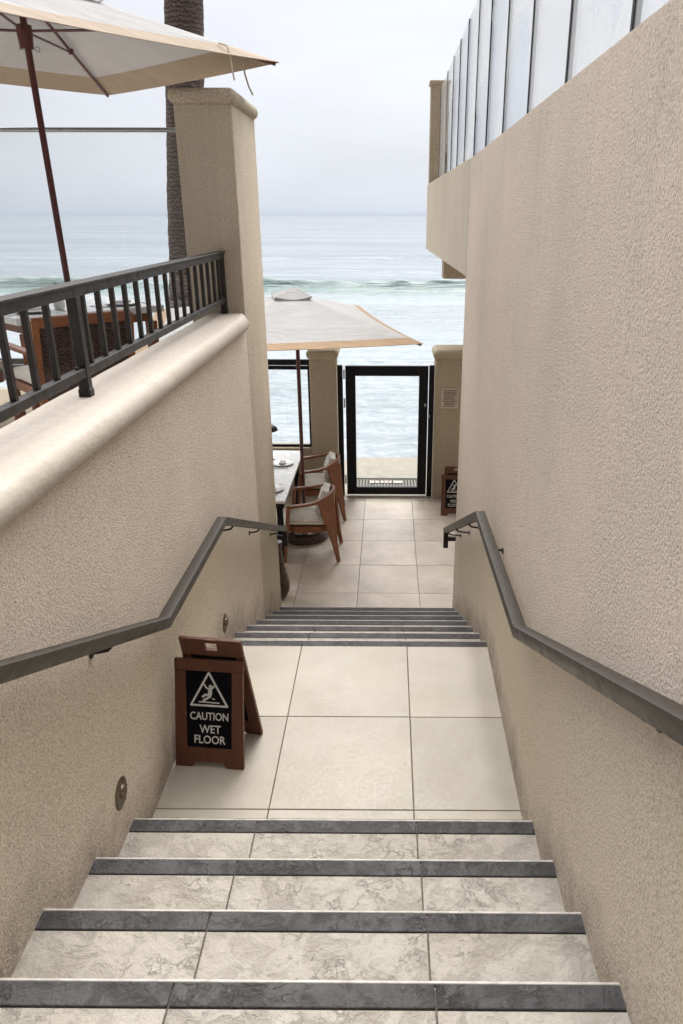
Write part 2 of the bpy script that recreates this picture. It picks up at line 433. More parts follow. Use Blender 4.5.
# sea
SEA = -4.2
def make_sea():
    m, nt, b = mat('sea_water')
    P3 = xyz(nt); x, y, z = P3[0], P3[1], P3[2]
    dx = pos(nt, (.35, 1, 1)); dx2 = pos(nt, (.09, .5, 1)); far = pos(nt, (.012, .05, 1))
    w1 = noi(nt, dx, 1.3, 6, .65, .6)
    w2 = noi(nt, dx2, .8, 5, .6, .4)
    w3 = noi(nt, far, .8, 5, .6, .3)
    # foam factor from distance bands
    t = mth(nt, 'ADD', y, mth(nt, 'MULTIPLY', mth(nt, 'SUBTRACT', w2, .5), 14.))
    zone = ramp(nt, mth(nt, 'DIVIDE', t, 120.), [(.0, .85), (.27, .75), (.33, .30), (.46, .12), (.53, .30), (.575, .04), (.68, .0)])
    lace = ramp(nt, noi(nt, pos(nt, (.6, 1, 1)), .9, 8, .72, 1.5), [(.30, 1.), (.5, .55), (.66, 0.)])
    foam = mth(nt, 'MULTIPLY', zone, mth(nt, 'ADD', mth(nt, 'MULTIPLY', lace, .95), .35), clamp=True)
    at = N(nt, 'ShaderNodeAttribute', attribute_name='crest')
    foam = mth(nt, 'MAXIMUM', foam, mth(nt, 'MULTIPLY', ramp(nt, noi(nt, dx, 1.1, 6, .75), [(.42, 0.), (.6, 1.)]), at.outputs['Fac']), clamp=True)
    fc = N(nt, 'ShaderNodeAttribute', attribute_name='face')
    water = mix(nt, ramp(nt, w3, [(.38, 0.), (.62, 1.)]), (.09, .115, .135), (.175, .205, .23))
    water = mix(nt, ramp(nt, mth(nt, 'DIVIDE', y, 120.), [(.25, .8), (.75, 0.)]), water, (.18, .215, .225))
    water = mix(nt, mth(nt, 'MULTIPLY', fc.outputs['Fac'], ramp(nt, w1, [(.3, .5), (.6, 1.)])), water, (.05, .12, .105))
    fcol = ramp(nt, noi(nt, pos(nt, (.55, .9, 1)), 1.5, 8, .72, 1.3), [(.34, (.19, .23, .265)), (.46, (.29, .325, .355)), (.54, (.37, .395, .42)), (.7, (.42, .435, .455))])
    col = mix(nt, foam, water, fcol)
    L(nt, col, b.inputs['Base Color'])
    L(nt, mth(nt, 'ADD', .22, mth(nt, 'MULTIPLY', foam, .6)), b.inputs['Roughness'])
    b.inputs['IOR'].default_value = 1.33; b.inputs['Specular IOR Level'].default_value = .30
    h = mth(nt, 'ADD', mth(nt, 'MULTIPLY', w1, .5), mth(nt, 'MULTIPLY', lace, .15))
    p0 = bump(nt, None, w2, .45, .8)
    p1 = bump(nt, None, w3, .2, 3., p0)
    bump(nt, b, h, .6, .22, p1)
    return m
SEAM = make_sea()
bm = B()
cr = bm.verts.layers.float.new('crest'); fa = bm.verts.layers.float.new('face')
ys = [14.]
while ys[-1] < 160: ys.append(ys[-1] + (.25 + .006 * ys[-1] if not 60 < ys[-1] < 82 else .22))
while ys[-1] < 14000: ys.append(ys[-1] * 1.06)
NX = 150; prev = None
for y in ys:
    half = max(40, y * 1.05); row = []
    for i in range(NX + 1):
        u = -1 + 2 * i / NX; x = half * (abs(u) ** 1.25) * (1 if u > 0 else -1)
        amp = .10 if y < 160 else 0
        z = SEA + amp * noise.noise(Vector((x * .12, y * .45, 1.3))) + .5 * amp * noise.noise(Vector((x * .5, y * 1.2, 5)))
        c = f = 0.
        if y < 160:
            yc = 72 + 3.0 * noise.noise(Vector((x * .035, 0, 2))) ; H = 1.15 * (.75 + .55 * noise.noise(Vector((x * .11, 3, 0))) + .3 * noise.noise(Vector((x * .5, 1, 0))))
            d = y - yc
            s = (math.exp(-(d / 1.1) ** 2) if d < 0 else math.exp(-(d / 4.5) ** 2))
            z += H * s
            f = max(0., min(1., math.exp(-((d + 1.2) / 2.6) ** 2) * 1.2))
            c = max(0., 1 - abs(d - .3) / 1.1) * max(0, min(1, .6 + 2.2 * noise.noise(Vector((x * .16, 9, 0)))))
            d2 = y - (62 + 2 * noise.noise(Vector((x * .05, 7, 2))))
            z += .30 * math.exp(-(d2 / 1.2) ** 2); f = max(f, .55 * math.exp(-(d2 / 1.6) ** 2))
            for yy, hh in ((45, .22), (36, .25), (29, .2), (96, .35), (125, .35)):
                d3 = y - (yy + 2 * noise.noise(Vector((x * .07, yy, 2))))
                z += hh * math.exp(-(d3 / 1.4) ** 2) * (.6 + .6 * noise.noise(Vector((x * .15, yy, 4))))
        v = bm.verts.new((x, y, z)); v[cr] = c; v[fa] = f; row.append(v)
    if prev:
        for i in range(NX): bm.faces.new((prev[i], prev[i + 1], row[i + 1], row[i]))
    prev = row
tag(obj('sea_water', bm, SEAM, smooth=True), kind='structure')

# ------------------------------------------------------------------ staircases
def staircase(name, label, edges, base_z):
    """edges: list of (front y, level z, back y)"""
    st = thing(name, label, 'staircase', ((LX + .56) / 2, edges[0][2], base_z))
    for (yf, z, yb) in edges:
        bm = B(); x0, x1 = LX - .01, rx(yf) + .02
        # grout core and riser
        box(bm, x0, x1, yb - .02, yf - .014, z - .6 if z > -.9 else z - .4, z - .006)
        step = obj('step', bm, GROUT, st, world=True)
        b2 = B()
        for j in range(3):
            tile(b2, max(XJ[j], x0), min(XJ[j + 1], x1), yb + .0, yf - .064, z)
        # riser tiles
        for j in range(3):
            box(b2, max(XJ[j], x0) + G, min(XJ[j + 1], x1) - G, yf - .013, yf - .004, z - RISE + .004, z - .014, .001, 1)
        obj('tread_tile', b2, TILE_S, step, world=False if False else True)
        b3 = B()
        for j in range(3):
            a, b_ = max(XJ[j], x0), min(XJ[j + 1], x1)
            dz = rnd.uniform(-.0005, .0005)
            box(b3, a + .0016, b_ - .0016, yf - .064 + G, yf - .004, z - .013 + dz, z + .0005 + dz, .003, 2)
        obj('nosing', b3, SLATE, step, world=True)
        b4 = B(); box(b4, x0, x1, yf - .0035, yf + .004, z - .016, z + .0005, .0015, 1)  # thin pale strip stands in for the rounded edge reflecting the sky
        obj('edge_highlight', b4, EDGE_GLINT, step, world=True)
    return st
up_edges = []
yf, z = 2.196, RISE
levels = [2.196, 1.856, 1.523, 1.199, .862, .525, .188]
for i, y in enumerate(levels):
    yb = levels[i + 1] if i < len(levels) - 1 else -2.6
    up_edges.append((y, RISE * (i + 1), yb))
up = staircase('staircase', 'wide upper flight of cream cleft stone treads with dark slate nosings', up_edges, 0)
# bottom riser of the upper flight stands behind the landing's first row: short filler strip of tile
bm = B()
for j in range(3): tile(bm, max(XJ[j], LX - .02), min(XJ[j + 1], .59), 2.205, 2.365, 0)
tag(obj('landing_floor_edge', bm, TILE), kind='structure')
lo_edges = []
for k in range(0, 7):
    y = 3.75 + .358 * k
    lo_edges.append((y, -RISE * k, 3.688 if k == 0 else y - .358))
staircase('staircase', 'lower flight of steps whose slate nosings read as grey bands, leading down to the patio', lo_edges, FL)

# ------------------------------------------------------------------ left wall, coping, pillar
w = thing('stair_wall', 'long textured beige stucco wall left of the stairs with a rounded pale coping', 'wall', (-1.1, 2, FL))
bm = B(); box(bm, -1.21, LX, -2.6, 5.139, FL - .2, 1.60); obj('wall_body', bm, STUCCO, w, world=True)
bm = B()
prof = []
hw, hh = .155, .055
for k in range(0, 13):
    a = rad(-90 + 180 * k / 12); prof.append((hw - hh + hh * math.cos(a) , hh * math.sin(a)))
for k in range(0, 7):
    a = rad(90 + 180 * k / 6); prof.append((-hw + .03 + .03 * math.cos(a), hh * math.sin(a)))
npt = 60; rings = []
for i in range(npt + 1):
    y = -2.6 + (5.138 + 2.6) * i / npt
    sc = 1.
    tt = (y - 4.95) / .19
    ring = []
    for dx, dn in prof:
        X = -1.075 + dx + .003 * noise.noise(Vector((y * 3, dx * 9, 0)))
        if dx > 0 and tt > 0: X -= dx * .28 * tt * tt
        ring.append(bm.verts.new((X, y, 1.648 + dn + .003 * noise.noise(Vector((y * 4, dx * 9, 4))))))
    rings.append(ring)
kk = len(prof)
for a, b_ in zip(rings, rings[1:]):
    for j in range(kk): bm.faces.new((a[j], a[(j + 1) % kk], b_[(j + 1) % kk], b_[j]))
bm.faces.new(rings[0]); bm.faces.new(rings[-1])
obj('coping', bm, COPING, w, smooth=True, world=True)

def stucco_box(bm, x0, x1, y0, y1, z0, z1, bev=.012):
    box(bm, x0, x1, y0, y1, z0, z1, bev, 3)
def cap(bm, x0, x1, y0, y1, z0, z1, o=.05):
    """bullnose slab overhanging by o"""
    box(bm, x0 - o, x1 + o, y0 - o, y1 + o, z0, z1, (z1 - z0) * .48, 5)
pl = thing('stucco_pillar', 'tall streaked stucco pillar with a rounded cap at the end of the left wall', 'pillar', (-1.18, 5.6, FL))
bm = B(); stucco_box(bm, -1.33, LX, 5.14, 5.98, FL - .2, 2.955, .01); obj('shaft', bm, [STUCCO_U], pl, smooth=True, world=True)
bm = B(); cap(bm, -1.33, LX, 5.14, 5.98, 2.95, 3.04, .03); obj('cap', bm, STUCCO_P, pl, smooth=True, world=True)

# terrace behind the wall
bm = B()
for i in range(-12, 1):
    for j in range(-3, 8):
        x0 = -1.21 + .61 * (i - 1); y0 = 2.0 + .61 * (j - 4)
        y1 = min(y0 + .61, 5.98)
        if y1 > y0 + .02 : tile(bm, x0, x0 + .61, y0, y1, TFL)
tag(obj('terrace_floor', bm, TERR), kind='structure')
bm = B(); box(bm, -9.2, -1.212, -2.6, 6.0, FL, TFL - .006); tag(obj('terrace_slab', bm, STUCCO_P), kind='structure')

# terrace railing on the coping
RX = -1.10
rl = thing('metal_railing', 'dark bronze picket railing fixed on the pale coping in front of the wicker chair', 'railing', (RX, 2.6, 1.70))
zt = 2.10
bm = B(); box(bm, RX - .028, RX + .028, -2.6, 5.135, zt - .012, zt, .003, 1); box(bm, RX - .018, RX + .018, -2.6, 5.13, zt - .046, zt - .012, .002, 1)
obj('top_rail', bm, METAL, rl, world=True)
bm = B(); box(bm, RX - .016, RX + .016, -2.6, 5.09, 1.775, 1.81, .003, 1); obj('bottom_rail', bm, METAL, rl, world=True)
yb = [4.855 - .151 * k for k in range(50)]
for y in yb + [5.0]:
    if y < -2.5: continue
    if any(abs(y - q) < .07 for q in (2.66, .4, -1.8)): continue
    bm = B(); box(bm, RX - .0095, RX + .0095, y - .0095, y + .0095, 1.81, zt - .046, .001, 1); obj('baluster', bm, METAL, rl, world=True)
for y in (5.105, 2.66, .4, -1.8):
    bm = B(); box(bm, RX - .019, RX + .019, y - .019, y + .019, 1.69, zt - .046, .003, 1)
    box(bm, RX - .022, RX + .022, y - .022, y + .022, 1.69, 1.735, .004, 1)
    p = obj('post', bm, METAL, rl, world=True)
    for s in (-1, 1):
        b2 = B(); lathe(b2, [(.001, .012), (.007, .010), (.009, .004), (.009, 0), (.001, 0)], 10, (RX + .0, y + s * .05, 1.808))
        obj('bolt_cap', b2, METAL, p, world=True)

# windscreen on the terrace's seaward edge
ws = thing('glass_windscreen', 'tall clear glass windscreen with a thin top rail behind the parasol pole', 'windscreen', (-4, 5.985, TFL))
bm = B(); tube(bm, [(-7.5, 5.96, 2.885), (-1.332, 5.96, 2.885)], .016, 10); obj('top_rail', bm, STEEL, ws, smooth=True, world=True)
for i in range(3):
    bm = B(); box(bm, -1.34 - 2.03 * (i + 1) + .01, -1.34 - 2.03 * i - .01, 5.954, 5.966, TFL + .03, 2.868); obj('glass_panel', bm, GLASS, ws, world=True)

# ------------------------------------------------------------------ right wall with balcony
rw = thing('building_wall', 'high rough beige stucco wall rising along the right side of the stairs', 'wall', (1., 2, FL))
bm = B()
WT = 2.728
def wallprism(bm, y0, y1, z0, z1, thick=.5, xf=rx, end=None):
    pts = [(xf(y0), y0), (xf(y0) + thick, y0), (xf(y0) + thick, y1), (xf(y1) if end is None else end, y1)]
    prism(bm, pts, lambda u, v, t: (u, v, t), z0, z1)
prism(bm, [(rx(-3), -3), (3.4, -3), (3.4, 6.17), (rx(6.17), 6.17)], lambda u, v, t: (u, v, t), FL - .2, WT)
bmesh.ops.bevel(bm, geom=[e for e in bm.edges if all(v.co.z > WT - .01 for v in e.verts) or all(v.co.y > 6.1 and v.co.x < 1 for v in e.verts)], offset=.018, segments=3, affect='EDGES')
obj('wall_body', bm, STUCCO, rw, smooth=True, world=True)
bl = thing('balcony', 'streaky stucco balcony parapet jutting out towards the sea above the patio', 'balcony', (1, 8.7, 1.8))
bm = B(); prism(bm, [(rx(6.17), 6.172), (.535, 11.3), (.535 + .25, 11.3), (rx(6.17) + .25, 6.172)], lambda u, v, t: (u, v, t), 1.87, WT)
bmesh.ops.bevel(bm, geom=[e for e in bm.edges if all(v.co.z > WT - .01 for v in e.verts)], offset=.018, segments=3, affect='EDGES')
obj('parapet', bm, STUCCO_R, bl, smooth=True, world=True)
bm = B(); prism(bm, [(rx(6.17) + .252, 6.172), (.787, 11.3), (3.4, 11.3), (3.4, 6.172)], lambda u, v, t: (u, v, t), 1.875, 2.1); obj('deck', bm, STUCCO_R, bl, world=True)
bm = B(); box(bm, .60, 3.3, 8.5, 8.8, 1.67, 1.869, .008, 2); obj('beam', bm, STUCCO_P, bl, world=True)
pc = thing('stucco_pillar', 'small stucco pier with a thin cap on the seaward corner of the balcony', 'pillar', (.66, 11.15, WT))
bm = B(); box(bm, .545, .87, 11.03, 11.27, WT + .002, 3.90, .008, 2); obj('shaft', bm, STUCCO_P, pc, world=True)
bm = B(); box(bm, .525, .89, 11.01, 11.29, 3.902, 3.95, .015, 2); obj('cap', bm, STUCCO_P, pc, world=True)
gf = thing('glass_railing', 'frameless salt marked glass panels standing on top of the high right wall', 'glass railing', (.68, 5, WT))
gx = .665; GZ = 3.84
ge = [-.2, .60, 1.43, 2.38, 3.19, 4.02, 4.86, 5.68, 6.45, 7.27, 8.04, 8.82, 9.70, 10.9]
for a, b_ in zip(ge, ge[1:]):
    bm = B(); box(bm, gx, gx + .014, a + .0105, b_ - .0105, WT + .002, GZ); p = obj('glass_panel', bm, GLASS_S, gf, world=True)
    b2 = B(); box(b2, gx - .004, gx + .018, b_ - .010, b_ + .010, WT + .002, GZ)
    obj('edge_seal', b2, GEDGE, p, world=True)

# ------------------------------------------------------------------ handrails
def handrail(label, pts, x, side, brk):
    h = thing('handrail', label, 'handrail', (x, pts[-1][0], pts[-1][1]))
    bm = B(); sweep_yz(bm, pts, x, rbox(.052, .044, .005, 2))
    obj('rail', bm, RAILW, h, smooth=True, world=True)
    ye, ze = pts[-1]
    bm = B(); box(bm, x - .020, x + .020, ye - .005, ye + .030, ze - .165, ze + .015, .003, 1)
    box(bm, x - .02, x + side * .085 if side > 0 else x + .02, ye - .0, ye + .024, ze - .10, ze - .065) if side > 0 else box(bm, x - .085, x + .02, ye - .0, ye + .024, ze - .10, ze - .065)
    obj('end_return', bm, METAL, h, world=True)
    for y in brk:
        for (y0, z0), (y1, z1) in zip(pts, pts[1:]):
            if y0 <= y <= y1: z = z0 + (z1 - z0) * (y - y0) / (y1 - y0)
        xf = LX if side < 0 else rx(y)
        b2 = B(); tube(b2, [(x, y, z - .02), (x + side * .002, y, z - .032), (x + side * .014, y, z - .044), (x + side * .03, y, z - .048), (xf, y, z - .055)], .006, 8)
        br = obj('bracket', b2, METAL, h, smooth=True, world=True)
        b3 = B(); t = bmesh.new(); lathe(t, [(.001, .008), (.014, .006), (.018, 0), (.001, 0)], 14)
        bmesh.ops.transform(t, matrix=Matrix.Translation((xf, y, z - .057)) @ Matrix.Rotation(rad(-90 * side), 4, 'Y'), verts=t.verts); merge(b3, t)
        obj('wall_plate', b3, METAL, br, smooth=True, world=True)
def ext(p, q, y): return (y, p[1] + (q[1] - p[1]) * (y - p[0]) / (q[0] - p[0]))
pL = [(1.453, 1.332), (2.60, .792), (3.707, .777), (5.93, -.225)]
pL = [ext(pL[0], pL[1], -.9)] + pL[1:]
pR = [(1.029, 1.522), (2.43, .860), (3.717, .813), (5.80, -.175)]
pR = [ext(pR[0], pR[1], -.9)] + pR[1:]
handrail('dark metal handrail on the left wall, bending level above the wet floor sign', pL, -.90, -1, (-.4, .9, 2.07, 3.95, 4.75, 5.6))
handrail('dark metal handrail on the high right wall, bending level above the landing', pR, .50, 1, (-.4, 1.22, 3.35, 4.2, 4.95, 5.6))

# ------------------------------------------------------------------ step lights
def steplight(label, y, z):
    t = thing('step_light', label, 'wall light', (LX, y, z), 0, 'bronze step lights in the left wall')
    bm = B(); q = bmesh.new(); lathe(q, [(.001, .006), (.048, .006), (.058, .002), (.06, 0), (.001, 0)], 28)
    bmesh.ops.transform(q, matrix=Matrix.Rotation(rad(90), 4, 'Y'), verts=q.verts); merge(bm, q)
    obj('plate', bm, BRONZE, t, smooth=True)
    bm = B(); q = bmesh.new(); lathe(q, [(.026, .0), (.025, .006), (.020, .011), (.011, .014), (.001, .015)], 20)
    bmesh.ops.transform(q, matrix=Matrix.Translation((.006, 0, .008)) @ Matrix.Rotation(rad(90), 4, 'Y'), verts=q.verts); merge(bm, q)
    obj('lens_dome', bm, BRONZE, t, smooth=True)
    bm = B(); box(bm, .005, .018, -.028, .028, .014, .019, .002, 1); obj('hood', bm, BRONZE, t)
steplight('round bronze wall light low beside the bottom tread of the upper flight', 2.12, .359)
steplight('round bronze wall light just behind the wet floor sign, near the lower flight', 3.852, .054)

# ------------------------------------------------------------------ wet floor signs
def text_mesh(body, size, ext=.0006, bold=.0):
    cu = bpy.data.curves.new('t', 'FONT'); cu.body = body; cu.size = size; cu.extrude = ext; cu.offset = bold; cu.align_x = 'CENTER'; cu.resolution_u = 3
    o = bpy.data.objects.new('t', cu); COL.objects.link(o)
    bpy.context.view_layer.update()
    me = bpy.data.meshes.new_from_object(o); bpy.data.objects.remove(o); bm = B(); bm.from_mesh(me); bpy.data.meshes.remove(me); return bm
def put_text(dst, body, size, cx, cz, yoff, sx=1., bold=0.):
    t = text_mesh(body, size, .0008, bold)
    bmesh.ops.transform(t, matrix=Matrix.Translation((cx, yoff, cz)) @ Matrix.Rotation(rad(90), 4, 'X') @ Matrix.Diagonal((sx, 1, 1, 1)), verts=t.verts)
    merge(dst, t)
def stroke(bm, pts, r, y, closed=False):
    """flat polyline on the xz plane at depth y"""
    n = len(pts); segs = [(pts[i], pts[(i + 1) % n]) for i in range(n if closed else n - 1)]
    for (a, b_) in segs:
        d = Vector((b_[0] - a[0], b_[1] - a[1])); ln = d.length; d.normalize(); nn = Vector((-d.y, d.x)) * r
        q = [(a[0] + nn.x, a[1] + nn.y), (b_[0] + nn.x, b_[1] + nn.y)]
        k = 6
        base = math.atan2(nn.y, nn.x)
        poly = []
        for i in range(k + 1):
            an = base + PI * i / k; poly.append((a[0] + r * math.cos(an), a[1] + r * math.sin(an)))
        for i in range(k + 1):
            an = base + PI + PI * i / k; poly.append((b_[0] + r * math.cos(an), b_[1] + r * math.sin(an)))
        prism(bm, poly, lambda u, v, t: (u, t, v), y, y - .001)
def wet_sign(label, loc, rz, W=.315):
    """A-frame sign: front leaf and rear leaf joined by a hinge near the top"""
    t = thing('wet_floor_sign', label, 'floor sign', loc, rz, 'wooden wet floor signs')
    Hf, Hb = .508, .622
    def leaf(name, H, top_extra, tilt, ytop, hole, lab):
        # local leaf plane: x width, z height, y thickness; feet at z=0
        bm = B(); th = .018; s = .052
        wi = W / 2
        # stiles flare slightly at the feet
        tb_ = .10 if hole else .055; wt = wi - (.016 if hole else .003)
        for sg in (-1, 1):
            poly = [(sg * wi, 0), (sg * (wi - .075), 0), (sg * (wi - .095), .022), (sg * (wi - .055), .075), (sg * (wi - s), H - tb_), (sg * wt, H - tb_)]
            prism(bm, poly, lambda u, v, q: (u, q, v), 0, th)
        box(bm, -wi + .0545, wi - .0545, .0005, th - .0005, .024, .092, .001, 1)
        if hole:
            z0, z1 = H - .055, H; hw_ = .027
            box(bm, -wt, -hw_, 0, th, z0 - .0445, z1, .003, 1); box(bm, hw_, wt, 0, th, z0 - .0445, z1, .003, 1)
            box(bm, -hw_, hw_, .0005, th - .0005, z1 - .02, z1 - .0005); box(bm, -hw_, hw_, .0005, th - .0005, z0 - .044, z1 - .064)
        else:
            box(bm, -wi, wi, 0, th, H - .055, H, .003, 1)
        lf = obj(name, bm, SIGNW, t, label=lab)
        b2 = B(); box(b2, -wi + .040, wi - .040, .005, .012, .085, H - tb_ + .004); pn = obj('panel', b2, INKBLK, lf)
        lf.location = (0, 0, 0)
        return lf
    # front leaf: feet at y=0, leans back
    af = math.asin(.115 / Hf)
    f = leaf('front_leaf', Hf, 0, af, 0, False, None); f.rotation_euler = (-af, 0, 0)
    # writing and pictogram on the front leaf
    b2 = B(); y = .0045; cx = 0.; cz = .355; r = .0042
    tri = [(-.083, cz - .062), (.083, cz - .062), (.0, cz + .092)]
    stroke(b2, tri, .0045, y, True)
    k = .95
    def S_(pts, r): stroke(b2, [(cx + a * k, cz + c * k) for a, c in pts], r, y)
    lathe_pts = [(.008 + .0085 * math.cos(q * PI / 6), .030 + .0085 * math.sin(q * PI / 6)) for q in range(12)]
    prism(b2, [(cx + a * k, cz + c * k) for a, c in lathe_pts], lambda u, v, q: (u, q, v), y, y - .001)
    S_([(.006, .016), (.004, -.010)], .0088)                    # torso
    S_([(.004, .016), (-.012, .022), (-.022, .038)], .0034)     # arm
    S_([(.008, .016), (.020, .024), (.030, .042)], .0034)       # arm
    S_([(.004, -.014), (-.018, -.012), (-.030, -.022)], .0050)  # leg
    S_([(.006, -.018), (-.010, -.030), (-.026, -.040)], .0050)  # leg
    S_([(.018, -.030), (.026, -.033)], .0022)
    S_([(-.048, -.048), (.048, -.050)], .0026)
    put_text(b2, 'CAUTION', .051, 0, .225, y, .775, .0006)
    put_text(b2, 'WET', .054, .004, .163, y, .84, .0006)
    put_text(b2, 'FLOOR', .054, .0, .113, y, .84, .0006)
    g_ = obj('lettering', b2, SILVERP, KIDS(f)[0])
    ab = math.asin(.125 / .52)
    bk = leaf('rear_leaf', Hb, 0, ab, 0, True, None)
    bk.rotation_euler = (ab, 0, rad(-2)); bk.location = (.022, .252, 0)
    b3 = B()
    for s in (-1, 1): tube(b3, [(s * .105, .055, .25), (s * .108, .13, .20), (s * .105, .20, .24)], .0018, 5)
    obj('spreader_chain', b3, STEEL, t)
    return t
sgn = wet_sign('wooden a-frame caution wet floor sign standing open on the landing by the left wall', (-.800, 2.668, .0015), rad(-5.4))
sg2 = copy_tree(sgn); sg2.location = (.815, 8.50, FL + .0015); sg2.rotation_euler = (0, 0, rad(-2))
sg2['label'] = 'far caution wet floor sign on the patio, half hidden by the right wall'

# ------------------------------------------------------------------ patio: pillars, gate, glass fence, plaque
def gate_pillar(label, x0, x1):
    t = thing('stucco_pillar', label, 'pillar', ((x0 + x1) / 2, 9.3, FL), 0, None)
    bm = B(); stucco_box(bm, x0, x1, 9.10, 9.50, FL - .3, .70, .012); obj('shaft', bm, STUCCO_P, t, smooth=True, world=True)
    bm = B(); cap(bm, x0, x1, 9.10, 9.50, .67, .80, .035); obj('cap', bm, STUCCO_P, t, smooth=True, world=True)
gate_pillar('short stucco pillar between the glass fence and the left side of the black gate', -.975, -.65)
gate_pillar('short stucco pillar carrying the small notice, right of the black gate', .585, .96)
wl = thing('low_wall', 'low stucco wall beneath the black framed glass fence behind the dining table', 'wall', (-4, 9.3, FL))
bm = B(); box(bm, -7.2, -.977, 9.15, 9.40, FL - .3, -.47, .01, 2); obj('wall_body', bm, STUCCO_P, wl, world=True)
wl = thing('low_wall', 'low stucco wall continuing beyond the notice pillar under the balcony', 'wall', (2.2, 9.3, FL))
bm = B(); box(bm, .962, 3.6, 9.15, 9.40, FL - .3, -.3, .01, 2); obj('wall_body', bm, STUCCO_P, wl, world=True)
fn = thing('glass_fence', 'black framed glass fence on the low wall left of the gate', 'fence', (-3, 9.25, -.47))
for i in range(3):
    x1 = -.98 - 2.0 * i; x0 = x1 - 1.96
    bm = B()
    box(bm, x0, x1, 9.20, 9.25, .585, .655, .003, 1); box(bm, x0, x1, 9.205, 9.245, .53, .575, .003, 1)
    box(bm, x1 - .028, x1, 9.206, 9.244, -.467, .53); box(bm, x0, x0 + .028, 9.206, 9.244, -.467, .53)
    box(bm, x0 + .029, x1 - .029, 9.208, 9.242, -.467, -.44)
    box(bm, x1 - .024, x1 - .004, 9.21, 9.24, .574, .586); box(bm, x0 + .004, x0 + .024, 9.21, 9.24, .574, .586)
    fr = obj('frame', bm, BLACK, fn, world=True)
    bm = B(); box(bm, x0 + .026, x1 - .026, 9.221, 9.229, -.45, .535); obj('glass_pane', bm, GLASS, fr, world=True)
gt = thing('glass_gate', 'black framed glass gate at the end of the patio opening to the beach', 'gate', (0, 9.2, FL))
bm = B(); g0, g1, gb, gtp = -.535, .500, FL + .03, .585
box(bm, g0, g0 + .125, 9.17, 9.215, gb, gtp, .003, 1); box(bm, g1 - .115, g1, 9.17, 9.215, gb, gtp, .003, 1)
box(bm, g0 + .126, g1 - .116, 9.171, 9.214, gtp - .125, gtp, .003, 1); box(bm, g0 + .126, g1 - .116, 9.171, 9.214, gb, gb + .10, .003, 1)
fr = obj('gate_frame', bm, BLACK, gt, world=True)
bm = B(); box(bm, g0 + .12, g1 - .11, 9.188, 9.196, gb + .125, gtp - .12); obj('glass_pane', bm, GLASS, gt, world=True)
for xx in (-.60, .545):
    bm = B(); box(bm, xx - .035, xx + .030, 9.17, 9.23, FL, gtp + .005, .003, 1); obj('gate_post', bm, BLACK, gt, world=True)
for zz in (.48, .12, -.9):
    bm = B(); box(bm, g0 - .026, g0 - .006, 9.165, 9.19, zz - .06, zz + .06, .002, 1); obj('hinge', bm, STEEL, gt, world=True)
bm = B(); box(bm, g1 - .045, g1 - .02, 9.155, 9.171, .075, .115, .003, 1); box(bm, g1 + .004, g1 + .03, 9.15, 9.171, -.07, -.03, .004, 1); obj('latch', bm, STEEL, gt, world=True)
bm = B(); box(bm, g0 - .1, g1 + .08, 9.14, 9.29, FL - .004, FL + .006, .002, 1); obj('threshold', bm, CONC, gt, world=True)
# notice on the right pillar: illegible small lines of print
nt_ = thing('notice_plaque', 'small tan notice with lines of fine dark print on the right gate pillar', 'notice', (.77, 9.09, .07))
bm = B(); box(bm, .655, .875, 9.085, 9.099, .07, .325, .002, 1); pq = obj('plate', bm, PLAQ, nt_, world=True)
bm = B(); rr = random.Random(4)
for i, zz in enumerate([.300, .280, .262, .244, .222, .203, .182, .160, .142, .124, .103]):
    x = .675 + rr.uniform(0, .03); xe = .860 - rr.uniform(0, .04)
    while x < xe:
        wv = rr.uniform(.010, .026); box(bm, x, min(x + wv, xe), 9.0835, 9.0855, zz - .004, zz + .004); x += wv + .005
obj('print', bm, INKBLK, pq, world=True)
bm = B()
dm = thing('door_mat', 'ribbed grey mat lying on the sandy path just beyond the glass gate', 'mat', (0, 9.5, FL - .02))
for i in range(21):
    x = -.45 + .042 * i; box(bm, x, x + .021, 9.50, 9.93, FL - .018, FL - .004)
box(bm, -.47, .42, 9.50, 9.515, FL - .016, FL - .006); box(bm, -.47, .42, 9.915, 9.93, FL - .016, FL - .006)
obj('ribs', bm, MATM, dm, world=True)
bm = B()
for x0, x1 in ((-.25, -.19), (-.17, -.13), (-.10, -.06), (-.04, .0), (.02, .05), (.08, .2)): box(bm, x0, x1, 9.72, 9.80, FL - .006, FL - .001)
obj('raised_print', bm, PLAQ, dm, world=True)

